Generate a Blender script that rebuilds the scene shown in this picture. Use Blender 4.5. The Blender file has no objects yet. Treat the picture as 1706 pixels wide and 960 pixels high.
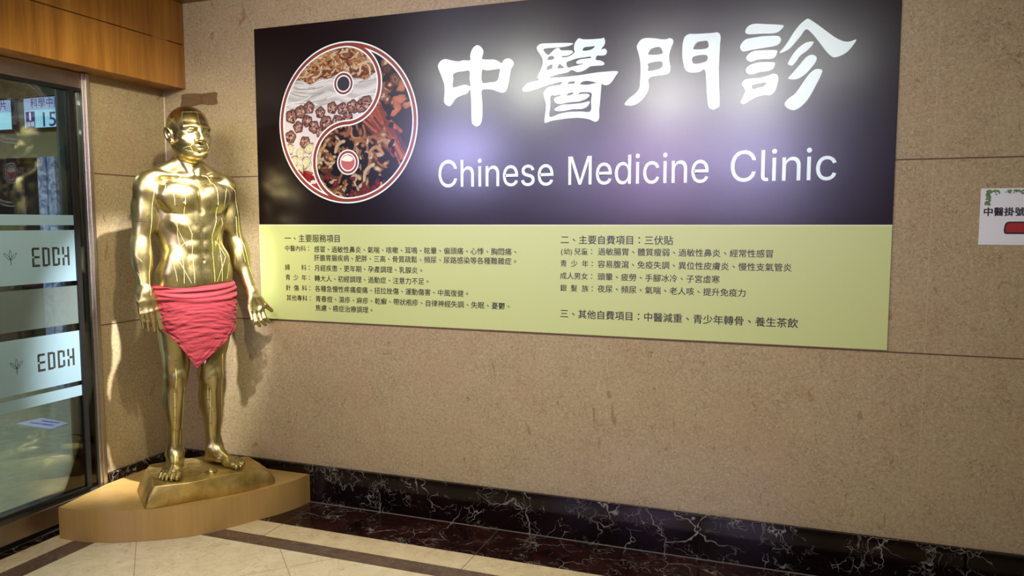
import bpy, bmesh, math, random
import numpy as np
from mathutils import Vector, Matrix
from mathutils.bvhtree import BVHTree

SC = bpy.context.scene
COL = SC.collection
# ------------------------------------------------------------------ camera
cam = bpy.data.cameras.new('camera')
cam.lens = 26.455
cam.sensor_width = 36.0
cam.clip_start = 0.05
cam_ob = bpy.data.objects.new('camera', cam)
COL.objects.link(cam_ob)
cam_ob.location = (3.3053, -3.3792, 1.5)
cam_ob.rotation_euler = (math.pi / 2 - 0.0850, 0, 0.3478)
SC.camera = cam_ob
# ------------------------------------------------------------------ colour management
SC.view_settings.view_transform = 'Standard'
SC.view_settings.look = 'None'
SC.view_settings.gamma = 1.0
SC.view_settings.use_curve_mapping = False
SC.view_settings.exposure = 0.0
# ------------------------------------------------------------------ world
wd = bpy.data.worlds.new('World')
SC.world = wd
wd.use_nodes = True
wd.node_tree.nodes['Background'].inputs[0].default_value = (0.9, 0.85, 0.8, 1)
wd.node_tree.nodes['Background'].inputs[1].default_value = 0.02


def light(name, kind, loc, target, energy, color, **kw):
    l = bpy.data.lights.new(name, kind)
    l.energy = energy
    l.color = color
    for k, v in kw.items():
        setattr(l, k, v)
    o = bpy.data.objects.new(name, l)
    COL.objects.link(o)
    o.location = loc
    d = Vector(target) - Vector(loc)
    o.rotation_euler = d.to_track_quat('-Z', 'Y').to_euler()
    return o


WARM = (1.0, 0.92, 0.68)
NEUT = (0.98, 1.0, 0.90)
COOL = (0.86, 0.95, 1.0)
# white recessed spot, high in front of the statue: lights chest, cloth and the gaps beside the arms
light('downlight_corner', 'SPOT', (1.46, -0.80, 2.66), (0.20, -0.30, 0.95), 1020, (0.98, 0.97, 1.0), spot_size=math.radians(34), spot_blend=0.75, shadow_soft_size=0.022)
# warm spot that throws the shoulder's shadow on the left wall
light('spot_warm', 'SPOT', (1.9, -1.52, 2.66), (0.0, -0.30, 1.38), 150, WARM, spot_size=0.96, spot_blend=0.75, shadow_soft_size=0.04)
# downlights over the lobby floor
for (x, y, e) in [(1.65, -1.6, 105), (2.9, -1.6, 34), (0.9, -2.6, 42), (2.3, -3.0, 34), (4.6, -2.2, 24)]:
    light('downlight_lobby', 'SPOT', (x, y, 2.68), (x, y - 0.05, 0), e, NEUT, spot_size=1.35, spot_blend=0.7, shadow_soft_size=0.06)
# linear light troughs in the lobby ceiling, running towards the banner wall
for (x, e) in [(1.42, 8), (2.42, 12), (3.28, 12)]:
    light('ceiling_trough', 'AREA', (x, -2.6, 2.69), (x, -2.6, 0), e, NEUT, shape='RECTANGLE', size=0.22, size_y=2.2)
# fittings tilted towards the banner
for (x, y, e) in [(0.85, -2.2, 6), (1.40, -2.4, 10), (2.30, -3.3, 11), (3.00, -3.2, 9), (3.55, -2.2, 1.5)]:
    light('banner_washer', 'AREA', (x, y, 2.66), (x + 0.1, -0.05, 1.7), e, NEUT, shape='DISK', size=0.45, spread=math.radians(100))
for (x, y, e, c) in [(2.6, -5.2, 10, WARM), (5.4, -5.0, 6, WARM)]:
    light('ceiling_panel', 'AREA', (x, y, 2.69), (x, y, 0), e, c, shape='RECTANGLE', size=0.5, size_y=0.5)
# bluish display boards high on the far side of the lobby
for (x, y, z, e, c, w) in [(0.32, -3.4, 2.2, 3.4, (0.55, 0.52, 1.0), 0.6), (0.25, -7.6, 2.40, 7, (0.58, 0.54, 1.0), 0.9), (1.55, -7.6, 2.40, 7.5, (0.72, 0.5, 1.0), 0.9), (2.85, -7.6, 2.40, 7, (0.6, 0.54, 1.0), 0.9)]:
    light('display_board', 'AREA', (x, y, z), (x + (1.5 if y > -5 else 0.3), 0, 1.9), e, c, shape='RECTANGLE', size=w, size_y=w * 0.6, spread=math.radians(50))
# pharmacy hall behind the glass door
light('hall_panel', 'AREA', (-1.5, -0.4, 2.8), (-1.5, -0.4, 0), 75, COOL, shape='RECTANGLE', size=1.2, size_y=1.2)
light('hall_panel', 'AREA', (-3.6, -0.2, 2.8), (-3.6, -0.2, 0), 30, COOL, shape='RECTANGLE', size=1.2, size_y=1.2)


# ------------------------------------------------------------------ object helpers
def tag(o, label, cat, group=None):
    o['label'] = label
    o['category'] = cat
    if group:
        o['group'] = group
    return o


def empty(name, loc):
    o = bpy.data.objects.new(name, None)
    COL.objects.link(o)
    o.location = loc
    o.empty_display_size = 0.1
    return o


def origin(o):
    v = Vector((0, 0, 0))
    while o is not None:
        v += Vector(o.location)
        o = o.parent
    return v


def link_mesh(name, me, mat, parent=None, kind=None, smooth=False):
    """vertices arrive in world space; the parent's origin is taken off"""
    if mat is not None:
        me.materials.clear()
        me.materials.append(mat)
    if parent is not None:
        me.transform(Matrix.Translation(-origin(parent)))
    if smooth:
        me.polygons.foreach_set('use_smooth', [True] * len(me.polygons))
    o = bpy.data.objects.new(name, me)
    COL.objects.link(o)
    if parent is not None:
        o.parent = parent
    if kind:
        o['kind'] = kind
    return o


def mesh_from(name, verts, faces):
    me = bpy.data.meshes.new(name)
    me.from_pydata([tuple(v) for v in verts], [], [tuple(f) for f in faces])
    me.update()
    return me


def bm_mesh(name, bm):
    bmesh.ops.recalc_face_normals(bm, faces=bm.faces)
    me = bpy.data.meshes.new(name)
    bm.to_mesh(me)
    bm.free()
    return me


def bm_box(bm, lo, hi, bevel=0.0, seg=2):
    t = bmesh.new()
    bmesh.ops.create_cube(t, size=1.0)
    for v in t.verts:
        v.co = Vector(((lo[i] + hi[i]) / 2 + v.co[i] * (hi[i] - lo[i]) for i in range(3)))
    if bevel > 0:
        bmesh.ops.bevel(t, geom=list(t.edges), offset=bevel, segments=seg, affect='EDGES', profile=0.5)
    m = bpy.data.meshes.new('tmp')
    t.to_mesh(m)
    t.free()
    bm.from_mesh(m)
    bpy.data.meshes.remove(m)


def box(name, lo, hi, mat, parent=None, kind=None, bevel=0.0):
    bm = bmesh.new()
    bm_box(bm, lo, hi, bevel)
    return link_mesh(name, bm_mesh(name, bm), mat, parent, kind)


def catmull(pts, n=4, closed=True):
    P = np.array(pts, float)
    N = len(P)
    out = []
    for i in range(N if closed else N - 1):
        if closed:
            p0, p1, p2, p3 = P[i - 1], P[i], P[(i + 1) % N], P[(i + 2) % N]
        else:
            p0, p1, p2, p3 = P[max(i - 1, 0)], P[i], P[i + 1], P[min(i + 2, N - 1)]
        for k in range(n):
            t = k / n
            out.append(0.5 * (2 * p1 + (p2 - p0) * t + (2 * p0 - 5 * p1 + 4 * p2 - p3) * t * t + (3 * p1 - p0 - 3 * p2 + p3) * t ** 3))
    if not closed:
        out.append(P[-1])
    return [tuple(p) for p in out]


def prism(name, poly, z0, z1, mat, parent=None, kind=None, bevel=0.0):
    bm = bmesh.new()
    vs = [bm.verts.new((p[0], p[1], z0)) for p in poly]
    f = bm.faces.new(vs)
    r = bmesh.ops.extrude_face_region(bm, geom=[f])
    top = [v for v in r['geom'] if isinstance(v, bmesh.types.BMVert)]
    for v in top:
        v.co.z = z1
    if bevel > 0:
        tops = set(top)
        ed = [e for e in bm.edges if e.verts[0] in tops and e.verts[1] in tops]
        bmesh.ops.bevel(bm, geom=ed, offset=bevel, segments=2, affect='EDGES')
    return link_mesh(name, bm_mesh(name, bm), mat, parent, kind)


def ev_mesh(ob):
    dg = bpy.context.evaluated_depsgraph_get()
    dg.update()
    return bpy.data.meshes.new_from_object(ob.evaluated_get(dg))


def fill_mesh(loops, depth, yfront, n=4, smooth=True):
    """outline loops given in wall coordinates (x, z) -> thin solid facing -Y"""
    cu = bpy.data.curves.new('tmpc', 'CURVE')
    cu.dimensions = '2D'
    cu.fill_mode = 'BOTH'
    cu.extrude = depth / 2
    for lp in loops:
        pts = catmull(lp, n) if smooth else lp
        sp = cu.splines.new('POLY')
        sp.points.add(len(pts) - 1)
        for i, p in enumerate(pts):
            sp.points[i].co = (p[0], p[1], 0, 1)
        sp.use_cyclic_u = True
    ob = bpy.data.objects.new('tmpc', cu)
    COL.objects.link(ob)
    me = ev_mesh(ob)
    bpy.data.objects.remove(ob)
    bpy.data.curves.remove(cu)
    co = np.empty(len(me.vertices) * 3)
    me.vertices.foreach_get('co', co)
    co = co.reshape(-1, 3)
    new = np.stack([co[:, 0], yfront + depth / 2 - co[:, 2], co[:, 1]], 1)
    me.vertices.foreach_set('co', new.ravel())
    me.update()
    return me


try:                                                       # Blender's own bundled grotesque, else its built-in face
    import os
    LATIN = bpy.data.fonts.load(os.path.join(bpy.utils.system_resource('DATAFILES', path='fonts'), 'Inter.woff2'))
except Exception:
    LATIN = None


def text_mesh(s, bold=0.0, depth=0.0, font=None):
    cu = bpy.data.curves.new('tmpt', 'FONT')
    if font is not None:
        cu.font = font
    cu.body = s
    cu.size = 1.0
    cu.offset = bold
    cu.extrude = depth
    cu.resolution_u = 3
    ob = bpy.data.objects.new('tmpt', cu)
    COL.objects.link(ob)
    me = ev_mesh(ob)
    bpy.data.objects.remove(ob)
    bpy.data.curves.remove(cu)
    return me


def text_co(me):
    co = np.empty(len(me.vertices) * 3)
    me.vertices.foreach_get('co', co)
    return co.reshape(-1, 3)


def join_meshes(name, ms):
    bm = bmesh.new()
    for m in ms:
        bm.from_mesh(m)
        bpy.data.meshes.remove(m)
    me = bpy.data.meshes.new(name)
    bm.to_mesh(me)
    bm.free()
    return me


def wall_text(s, x0, x1, zmid, h, y, bold=0.012, valign='box'):
    """one line of lettering lying on a plane facing -Y, stretched to x0..x1; h is the glyph height"""
    me = text_mesh(s, bold)
    co = text_co(me)
    mn, mx = co.min(0), co.max(0)
    sx = (x1 - x0) / (mx[0] - mn[0])
    if valign == 'cjk':
        cz, hz = 0.38, 0.92
    else:
        cz, hz = (mn[1] + mx[1]) / 2, mx[1] - mn[1]
    sz = h / hz
    new = np.stack([x0 + (co[:, 0] - mn[0]) * sx, np.full(len(co), y), zmid + (co[:, 1] - cz) * sz], 1)
    me.vertices.foreach_set('co', new.ravel())
    me.update()
    return me


# ------------------------------------------------------------------ material helpers
class NT:
    def __init__(self, name):
        self.m = bpy.data.materials.new(name)
        self.m.use_nodes = True
        self.t = self.m.node_tree
        self.b = self.t.nodes['Principled BSDF']
        self.out = self.t.nodes['Material Output']
        tc = self.t.nodes.new('ShaderNodeTexCoord')
        self.co = tc.outputs['Object']

    def n(self, kind, **kw):
        nd = self.t.nodes.new(kind)
        for k, v in kw.items():
            if hasattr(nd, k):
                setattr(nd, k, v)
            else:
                nd.inputs[k.replace('_', ' ')].default_value = v
        return nd

    def l(self, a, b):
        self.t.links.new(a, b)

    def mapping(self, scale=(1, 1, 1), rot=(0, 0, 0), loc=(0, 0, 0)):
        mp = self.n('ShaderNodeMapping')
        mp.inputs['Scale'].default_value = scale
        mp.inputs['Rotation'].default_value = rot
        mp.inputs['Location'].default_value = loc
        self.l(self.co, mp.inputs['Vector'])
        return mp.outputs[0]

    def noise(self, vec, scale, detail=4, rough=0.55, dist=0.0):
        nd = self.n('ShaderNodeTexNoise')
        nd.inputs['Scale'].default_value = scale
        nd.inputs['Detail'].default_value = detail
        nd.inputs['Roughness'].default_value = rough
        nd.inputs['Distortion'].default_value = dist
        if vec is not None:
            self.l(vec, nd.inputs['Vector'])
        return nd

    def ramp(self, fac, stops, interp='LINEAR'):
        r = self.n('ShaderNodeValToRGB')
        r.color_ramp.interpolation = interp
        e = r.color_ramp.elements
        while len(e) < len(stops):
            e.new(0.5)
        for i, (p, c) in enumerate(stops):
            e[i].position = p
            e[i].color = c if len(c) == 4 else (*c, 1)
        self.l(fac, r.inputs[0])
        return r.outputs[0]

    def mix(self, fac, a, b, mode='MIX'):
        m = self.n('ShaderNodeMix', data_type='RGBA', blend_type=mode)
        for s, v in ((m.inputs[0], fac), (m.inputs[6], a), (m.inputs[7], b)):
            if hasattr(v, 'links'):
                self.l(v, s)
            elif isinstance(v, (int, float)):
                s.default_value = v
            else:
                s.default_value = v if len(v) == 4 else (*v, 1)
        return m.outputs[2]

    def math(self, op, a, b=0.0):
        m = self.n('ShaderNodeMath', operation=op)
        for s, v in ((m.inputs[0], a), (m.inputs[1], b)):
            if hasattr(v, 'links'):
                self.l(v, s)
            else:
                s.default_value = v
        return m.outputs[0]

    def bump(self, h, strength=0.2, dist=0.01):
        bp = self.n('ShaderNodeBump')
        bp.inputs['Strength'].default_value = strength
        bp.inputs['Distance'].default_value = dist
        self.l(h, bp.inputs['Height'])
        self.l(bp.outputs[0], self.b.inputs['Normal'])

    def color(self, c):
        if hasattr(c, 'links'):
            self.l(c, self.b.inputs['Base Color'])
        else:
            self.b.inputs['Base Color'].default_value = (*c, 1)

    def set(self, **kw):
        for k, v in kw.items():
            self.b.inputs[k.replace('_', ' ')].default_value = v
        return self


def srgb(r, g, b):
    f = lambda c: (c / 255 / 12.92) if c <= 10 else ((c / 255 + 0.055) / 1.055) ** 2.4
    return (f(r), f(g), f(b))


def plain(name, rgb, rough=0.5, metal=0.0, **kw):
    m = NT(name)
    m.color(srgb(*rgb))
    m.set(Roughness=rough, Metallic=metal, **kw)
    n = m.noise(m.co, 60, 2)
    m.l(m.ramp(n.outputs[0], [(0.3, (rough * 0.9,) * 3), (0.7, (min(1, rough * 1.1),) * 3)]), m.b.inputs['Roughness'])
    return m.m


def brushed(name, rgb, rough=0.3, scale=(3, 3, 200)):
    m = NT(name)
    n = m.noise(m.mapping(scale), 3, 3)
    c = srgb(*rgb)
    m.color(m.ramp(n.outputs[0], [(0.3, tuple(x * 0.8 for x in c)), (0.7, c)]))
    m.set(Metallic=1.0, Roughness=rough)
    return m.m


def m_cream_marble():
    m = NT('cream_marble')
    w = m.noise(m.co, 9, 3, 0.6)
    v = m.n('ShaderNodeVectorMath', operation='MULTIPLY_ADD')
    m.l(w.outputs['Color'], v.inputs[0])
    v.inputs[1].default_value = (0.10, 0.10, 0.10)
    m.l(m.co, v.inputs[2])
    curl = m.noise(v.outputs[0], 42, 3, 0.55, 1.6)
    line = m.math('ABSOLUTE', m.math('SUBTRACT', curl.outputs[0], 0.5))
    base = m.noise(m.co, 70, 5, 0.7)
    big = m.noise(v.outputs[0], 2.6, 4, 0.6)
    col = m.ramp(base.outputs[0], [(0.3, srgb(150, 132, 98)), (0.55, srgb(168, 150, 114)), (0.75, srgb(190, 173, 137))])
    col = m.mix(m.ramp(line, [(0.0, (0.7,) * 3), (0.026, (0.0,) * 3)]), col, srgb(112, 90, 66))
    col = m.mix(m.ramp(big.outputs[0], [(0.48, (0,) * 3), (0.72, (0.45,) * 3)]), col, srgb(164, 134, 100))
    veins = m.noise(v.outputs[0], 5.5, 5, 0.65, 1.2)
    vl = m.math('ABSOLUTE', m.math('SUBTRACT', veins.outputs[0], 0.5))
    gate = m.noise(m.co, 3.3, 2)
    vf = m.math('MULTIPLY', m.ramp(vl, [(0.0, (0.55,) * 3), (0.02, (0,) * 3)]), m.ramp(gate.outputs[0], [(0.5, (0,) * 3), (0.66, (1,) * 3)]))
    col = m.mix(vf, col, srgb(122, 98, 72))
    big_curl = m.noise(v.outputs[0], 19, 3, 0.6, 2.2)
    bl = m.math('ABSOLUTE', m.math('SUBTRACT', big_curl.outputs[0], 0.5))
    g2 = m.noise(m.co, 6, 3)
    col = m.mix(m.math('MULTIPLY', m.ramp(bl, [(0.0, (0.75,) * 3), (0.018, (0,) * 3)]), m.ramp(g2.outputs[0], [(0.42, (0,) * 3), (0.6, (1,) * 3)])), col, srgb(104, 78, 54))
    blot = m.noise(m.mapping((1.5, 1.5, 0.7)), 10, 4, 0.62, 0.8)
    col = m.mix(m.ramp(blot.outputs[0], [(0.655, (0,) * 3), (0.685, (0.6,) * 3)]), col, srgb(128, 92, 62))
    spk = m.noise(m.co, 120, 2, 0.5)
    col = m.mix(m.ramp(spk.outputs[0], [(0.70, (0,) * 3), (0.76, (0.8,) * 3)]), col, srgb(226, 208, 188))
    m.color(col)
    m.set(Roughness=0.22)
    m.b.inputs['Specular IOR Level'].default_value = 0.4
    return m.m


def m_dark_marble(name, red):
    m = NT(name)
    w = m.noise(m.co, 3.0, 4, 0.6)
    v = m.n('ShaderNodeVectorMath', operation='MULTIPLY_ADD')
    m.l(w.outputs['Color'], v.inputs[0])
    v.inputs[1].default_value = (0.45, 0.45, 0.45)
    m.l(m.co, v.inputs[2])
    f = None
    for sc, wd_, th in ((3.0, 0.013, 0.47), (8.0, 0.020, 0.50), (19.0, 0.038, 0.53), (42.0, 0.07, 0.60)):
        vo = m.n('ShaderNodeTexVoronoi', feature='DISTANCE_TO_EDGE')
        vo.inputs['Scale'].default_value = sc
        m.l(v.outputs[0], vo.inputs['Vector'])
        ln = m.ramp(vo.outputs['Distance'], [(0.0, (1,) * 3), (wd_, (0,) * 3)])
        g = m.noise(m.mapping(loc=(sc, 3, 1)), 3.2 + sc * 0.2, 3, 0.6)
        ln = m.math('MULTIPLY', ln, m.ramp(g.outputs[0], [(th, (0,) * 3), (th + 0.14, (0.85,) * 3)]))
        f = ln if f is None else m.math('MAXIMUM', f, ln)
    base = m.noise(v.outputs[0], 6, 5, 0.65)
    b0, b1 = (srgb(9, 4, 4), srgb(24, 11, 10)) if not red else (srgb(20, 8, 7), srgb(56, 28, 24))
    col = m.ramp(base.outputs[0], [(0.35, b0), (0.7, b1)])
    col = m.mix(f, col, srgb(158, 152, 140))
    m.color(col)
    m.set(Roughness=0.10)
    m.b.inputs['Specular IOR Level'].default_value = 0.28
    return m.m


def m_floor(name, c0, c1, c2, joints=None):
    m = NT(name)
    w = m.noise(m.co, 5, 3, 0.6)
    v = m.n('ShaderNodeVectorMath', operation='MULTIPLY_ADD')
    m.l(w.outputs['Color'], v.inputs[0])
    v.inputs[1].default_value = (0.2, 0.2, 0.2)
    m.l(m.co, v.inputs[2])
    base = m.noise(v.outputs[0], 14, 5, 0.65)
    col = m.ramp(base.outputs[0], [(0.3, c0), (0.7, c1)])
    vn = m.noise(v.outputs[0], 7, 4, 0.6, 1.0)
    ln = m.math('ABSOLUTE', m.math('SUBTRACT', vn.outputs[0], 0.5))
    col = m.mix(m.ramp(ln, [(0, (0.5,) * 3), (0.015, (0,) * 3)]), col, c2)
    if joints == 'diagonal':
        sp = m.n('ShaderNodeSeparateXYZ')
        m.l(m.co, sp.inputs[0])
        s = m.math('ADD', sp.outputs[0], sp.outputs[1])
        d = m.math('SUBTRACT', sp.outputs[0], sp.outputs[1])
        fac = None
        for q, off in ((s, 0.2865), (d, 0.55)):
            k = m.math('DIVIDE', m.math('ADD', q, off), 0.8555)
            k = m.math('ABSOLUTE', m.math('SUBTRACT', k, m.math('ROUND', k)))
            g = m.math('LESS_THAN', k, 0.0026)
            fac = g if fac is None else m.math('MAXIMUM', fac, g)
        col = m.mix(m.math('MULTIPLY', fac, 0.7), col, srgb(120, 98, 74))
    m.color(col)
    m.set(Roughness=0.16)
    return m.m


def m_wood(name, c0, c1, c2, scale, rough=0.35):
    m = NT(name)
    g = m.noise(m.mapping(scale), 2.2, 6, 0.6, 0.4)
    col = m.ramp(g.outputs[0], [(0.3, c0), (0.5, c1), (0.7, c2)])
    f = m.noise(m.mapping(tuple(s * 6 for s in scale)), 4.0, 3, 0.5)
    col = m.mix(m.ramp(f.outputs[0], [(0.4, (0,) * 3), (0.7, (0.3,) * 3)]), col, c0)
    m.color(col)
    m.set(Roughness=rough)
    return m.m


def m_emit(name, rgb, strength):
    m = NT(name)
    m.color(srgb(*rgb))
    m.b.inputs['Emission Color'].default_value = (*srgb(*rgb), 1)
    m.b.inputs['Emission Strength'].default_value = strength
    m.set(Roughness=0.3)
    return m.m


def m_glass(name, tint, alpha_rough=0.0):
    m = NT(name)
    m.color(tint)
    m.set(Roughness=alpha_rough, IOR=1.45)
    m.b.inputs['Transmission Weight'].default_value = 1.0
    # thin architectural glass: straight-through transmission plus mirror reflection
    tr = m.n('ShaderNodeBsdfTransparent')
    tr.inputs[0].default_value = (*tint, 1)
    gl = m.n('ShaderNodeBsdfGlossy')
    gl.inputs['Roughness'].default_value = 0.0
    fr = m.n('ShaderNodeFresnel')
    fr.inputs[0].default_value = 1.5
    mx = m.n('ShaderNodeMixShader')
    m.l(m.math('MULTIPLY', fr.outputs[0], 1.15), mx.inputs[0])
    m.l(tr.outputs[0], mx.inputs[1])
    m.l(gl.outputs[0], mx.inputs[2])
    m.l(mx.outputs[0], m.out.inputs['Surface'])
    return m.m


def m_film(name, rgb, alpha):
    m = NT(name)
    m.color(srgb(*rgb))
    m.set(Roughness=0.45, Alpha=alpha)
    n = m.noise(m.co, 300, 2)
    m.bump(n.outputs[0], 0.05, 0.001)
    return m.m
# ================================================================== materials
MARBLE = m_cream_marble()
DARKM = m_dark_marble('dark_marble', False)
REDM = m_dark_marble('red_black_marble', True)
FLOOR_IN = m_floor('beige_floor_marble', srgb(208, 190, 154), srgb(228, 213, 181), srgb(172, 142, 108), 'diagonal')
FLOOR_BAND = m_floor('beige_band_marble', srgb(200, 178, 138), srgb(222, 202, 164), srgb(170, 142, 104))
GREYM = m_floor('grey_brown_marble', srgb(82, 64, 54), srgb(104, 84, 72), srgb(146, 118, 94))
WOOD = m_wood('oak_panel', srgb(126, 80, 26), srgb(162, 107, 40), srgb(182, 128, 54), (9, 9, 0.5))
WOODC = m_wood('ceiling_wood', srgb(88, 52, 24), srgb(110, 68, 34), srgb(128, 82, 44), (6, 0.6, 6))
PLINTHW = m_wood('maple_veneer', srgb(172, 136, 76), srgb(180, 144, 83), srgb(187, 151, 90), (7, 7, 0.4), 0.28)
STEEL = brushed('brushed_steel', (214, 206, 190), 0.34)
STEELD = brushed('brushed_steel_dark', (176, 162, 146), 0.32, (120, 3, 3))
BLACK = plain('black_rubber', (12, 11, 11), 0.5)
JOINT = plain('wall_joint', (92, 66, 50), 0.8)
PALE_EDGE = plain('pale_lit_edge', (222, 206, 190), 0.5)  # pale colour standing in for light caught on the corner edge
PLASTER = plain('olive_plaster', (150, 140, 108), 0.8)
GREYP = plain('blue_grey_panel', (150, 165, 175), 0.4)
HALLF = m_floor('hall_floor', srgb(150, 148, 126), srgb(176, 172, 146), srgb(140, 134, 110))
HALLD = plain('dark_opening', (44, 42, 44), 0.4)  # dark colour painted in for the unlit opening in the hall wall

# ================================================================== shell
box('floor', (-0.02, -9.0, -0.12), (9.0, 0.0, 0.0), FLOOR_IN, kind='structure')
box('wall_back', (-0.14, 0.0, 0.0), (9.0, 0.14, 2.8), MARBLE, kind='structure')
box('wall_left', (-0.14, -0.49, 0.0), (0.0, 0.0, 2.8), MARBLE, kind='structure')
box('wall_left', (-0.14, -9.0, 0.0), (0.0, -2.9, 2.8), MARBLE, kind='structure')
box('wall_right', (9.0, -9.0, 0.0), (9.12, 0.14, 2.8), MARBLE, kind='structure')
box('wall_front', (-0.14, -9.12, 0.0), (9.0, -9.0, 2.8), MARBLE, kind='structure')
box('ceiling', (-0.14, -9.0, 2.705), (9.0, 0.0, 2.8), WOODC, kind='structure')

# inlaid floor bands, flush with the floor (1 mm proud)
def inlay(name, x0, y0, x1, y1, mat, z=0.001):
    return box(name, (x0, y0, -0.004), (x1, y1, z), mat, kind='structure')
inlay('trim_1', 0.0, -0.33, 9.0, 0.0, REDM)
inlay('trim_2', 0.17, -0.4825, 9.0, -0.332, FLOOR_BAND)
inlay('trim_3', 0.283, -0.577, 9.0, -0.4825, GREYM)
inlay('trim_4', 0.17, -9.0, 0.283, -0.4825, GREYM)
inlay('trim_5', 0.045, -9.0, 0.17, -0.332, FLOOR_BAND)
inlay('trim_6', -0.02, -9.0, 0.043, -0.332, REDM)
# metal divider between floor border and skirting, cross joints of the bands
bm = bmesh.new()
bm_box(bm, (0.02, -0.0315, 0.0), (9.0, -0.027, 0.0035))
link_mesh('trim_7', bm_mesh('trim_7', bm), plain('grey_sealant', (120, 112, 102), 0.4), kind='structure')
bm = bmesh.new()
for x in (0.98, 2.02, 3.06, 4.1, 5.2):
    bm_box(bm, (x - 0.0012, -0.577, 0.0), (x + 0.0012, -0.03, 0.0016))
link_mesh('trim_8', bm_mesh('trim_8', bm), plain('fine_joint', (90, 70, 54), 0.6), kind='structure')

# skirting of black veined marble with a chamfered, polished top edge
def skirt(name, lo, hi):
    bm = bmesh.new()
    bm_box(bm, lo, hi, 0.004, 2)
    return link_mesh(name, bm_mesh(name, bm), DARKM, kind='structure')
for i, (a, b) in enumerate(((0.0, 0.98), (0.982, 1.93), (1.932, 2.98), (2.982, 4.02), (4.022, 9.0))):
    skirt('baseboard_back', (a, -0.027, 0.0), (b, 0.0, 0.2017))
skirt('baseboard_left', (0.0, -0.488, 0.0), (0.027, -0.027, 0.2017))

# joints of the wall cladding (recess lines)
bm = bmesh.new()
for z in (1.7552, 0.9791):
    bm_box(bm, (0.0, -0.0012, z - 0.0028), (9.0, 0.001, z + 0.0028))
    bm_box(bm, (-0.001, -0.49, z - 0.0028), (0.0012, 0.0, z + 0.0028))
link_mesh('trim_9', bm_mesh('trim_9', bm), JOINT, kind='structure')
bm = bmesh.new()
for x in (3.845, 5.05):
    bm_box(bm, (x - 0.001, -0.0010, 0.21), (x + 0.001, 0.001, 2.7))
link_mesh('trim_10', bm_mesh('trim_10', bm), plain('vertical_joint', (166, 147, 114), 0.5), kind='structure')
box('trim_11', (0.0, -0.004, 0.21), (0.004, 0.0, 2.243), PALE_EDGE, kind='structure')  # bright line painted into the corner as its lit edge

# wooden bulkhead over the door: two rows of veneered panels with a finger pull
bh = box('trim_12', (-0.14, -9.0, 2.247), (0.135, -0.001, 2.704), WOOD, kind='structure')
for (z0, z1) in ((2.245, 2.4785), (2.4835, 2.704)):
    bm = bmesh.new()
    for (y0, y1) in ((-1.9, -0.0012), (-3.8, -1.902), (-9.0, -3.802)):
        bm_box(bm, (0.135, y0, z0), (0.157, y1, z1), 0.0008, 1)
    link_mesh('panel', bm_mesh('panel', bm), WOOD, bh)
box('finger_pull', (0.136, -0.215, 2.4765), (0.1592, -0.125, 2.4855), plain('pull_edge', (150, 104, 60), 0.4), bh)

# ================================================================== glass door
door = empty('door_1', (0.0, -0.6, 0.0)); door['kind'] = 'structure'
bm = bmesh.new()
bm_box(bm, (-0.08, -0.5365, 0.0), (0.012, -0.4905, 2.244), 0.004, 2)
bm_box(bm, (0.012, -0.522, 0.0), (0.020, -0.5005, 2.244), 0.003, 2)
link_mesh('door_jamb', bm_mesh('door_jamb', bm), STEEL, door)
box('door_header', (-0.08, -2.9, 2.168), (0.004, -0.5375, 2.244), STEELD, door, bevel=0.002)
bm = bmesh.new()
bm_box(bm, (-0.04, -2.9, 2.150), (0.0035, -0.5375, 2.1675))
bm_box(bm, (-0.04, -0.606, 0.16), (0.0035, -0.580, 2.150))
bm_box(bm, (-0.04, -2.9, 0.157), (0.0035, -0.606, 0.166))
link_mesh('gasket', bm_mesh('gasket', bm), BLACK, door)
bm = bmesh.new()
bm_box(bm, (-0.10, -2.9, 0.03), (-0.012, -0.5375, 0.127), 0.002, 1)
link_mesh('bottom_rail', bm_mesh('bottom_rail', bm), STEELD, door)
box('floor_track', (-0.10, -2.9, 0.127), (-0.014, -0.5375, 0.157), plain('track_grey', (96, 100, 102), 0.25, 0.6), door)
box('kick_strip', (-0.10, -2.9, 0.0), (-0.024, -0.5375, 0.03), BLACK, door)
GLASS = m_glass('door_glass', (0.80, 0.88, 0.86))
box('glass_pane', (-0.014, -2.9, 0.166), (-0.006, -0.606, 2.150), GLASS, door)
box('side_pane', (-0.014, -0.580, 0.157), (-0.006, -0.5375, 2.150), m_glass('side_glass', (0.55, 0.6, 0.6)), door)
FILM = m_film('frosted_film', (140, 168, 178), 0.66)
FILMD = m_film('grey_film', (104, 116, 112), 0.5)
for (z0, z1, mt) in ((1.494, 1.543, FILM), (1.219, 1.470, FILM), (1.006, 1.195, FILMD), (0.715, 0.969, FILM), (0.640, 0.693, FILM)):
    box('frosted_band', (-0.0056, -2.2, z0), (-0.0050, -0.607, z1), mt, door)
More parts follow.
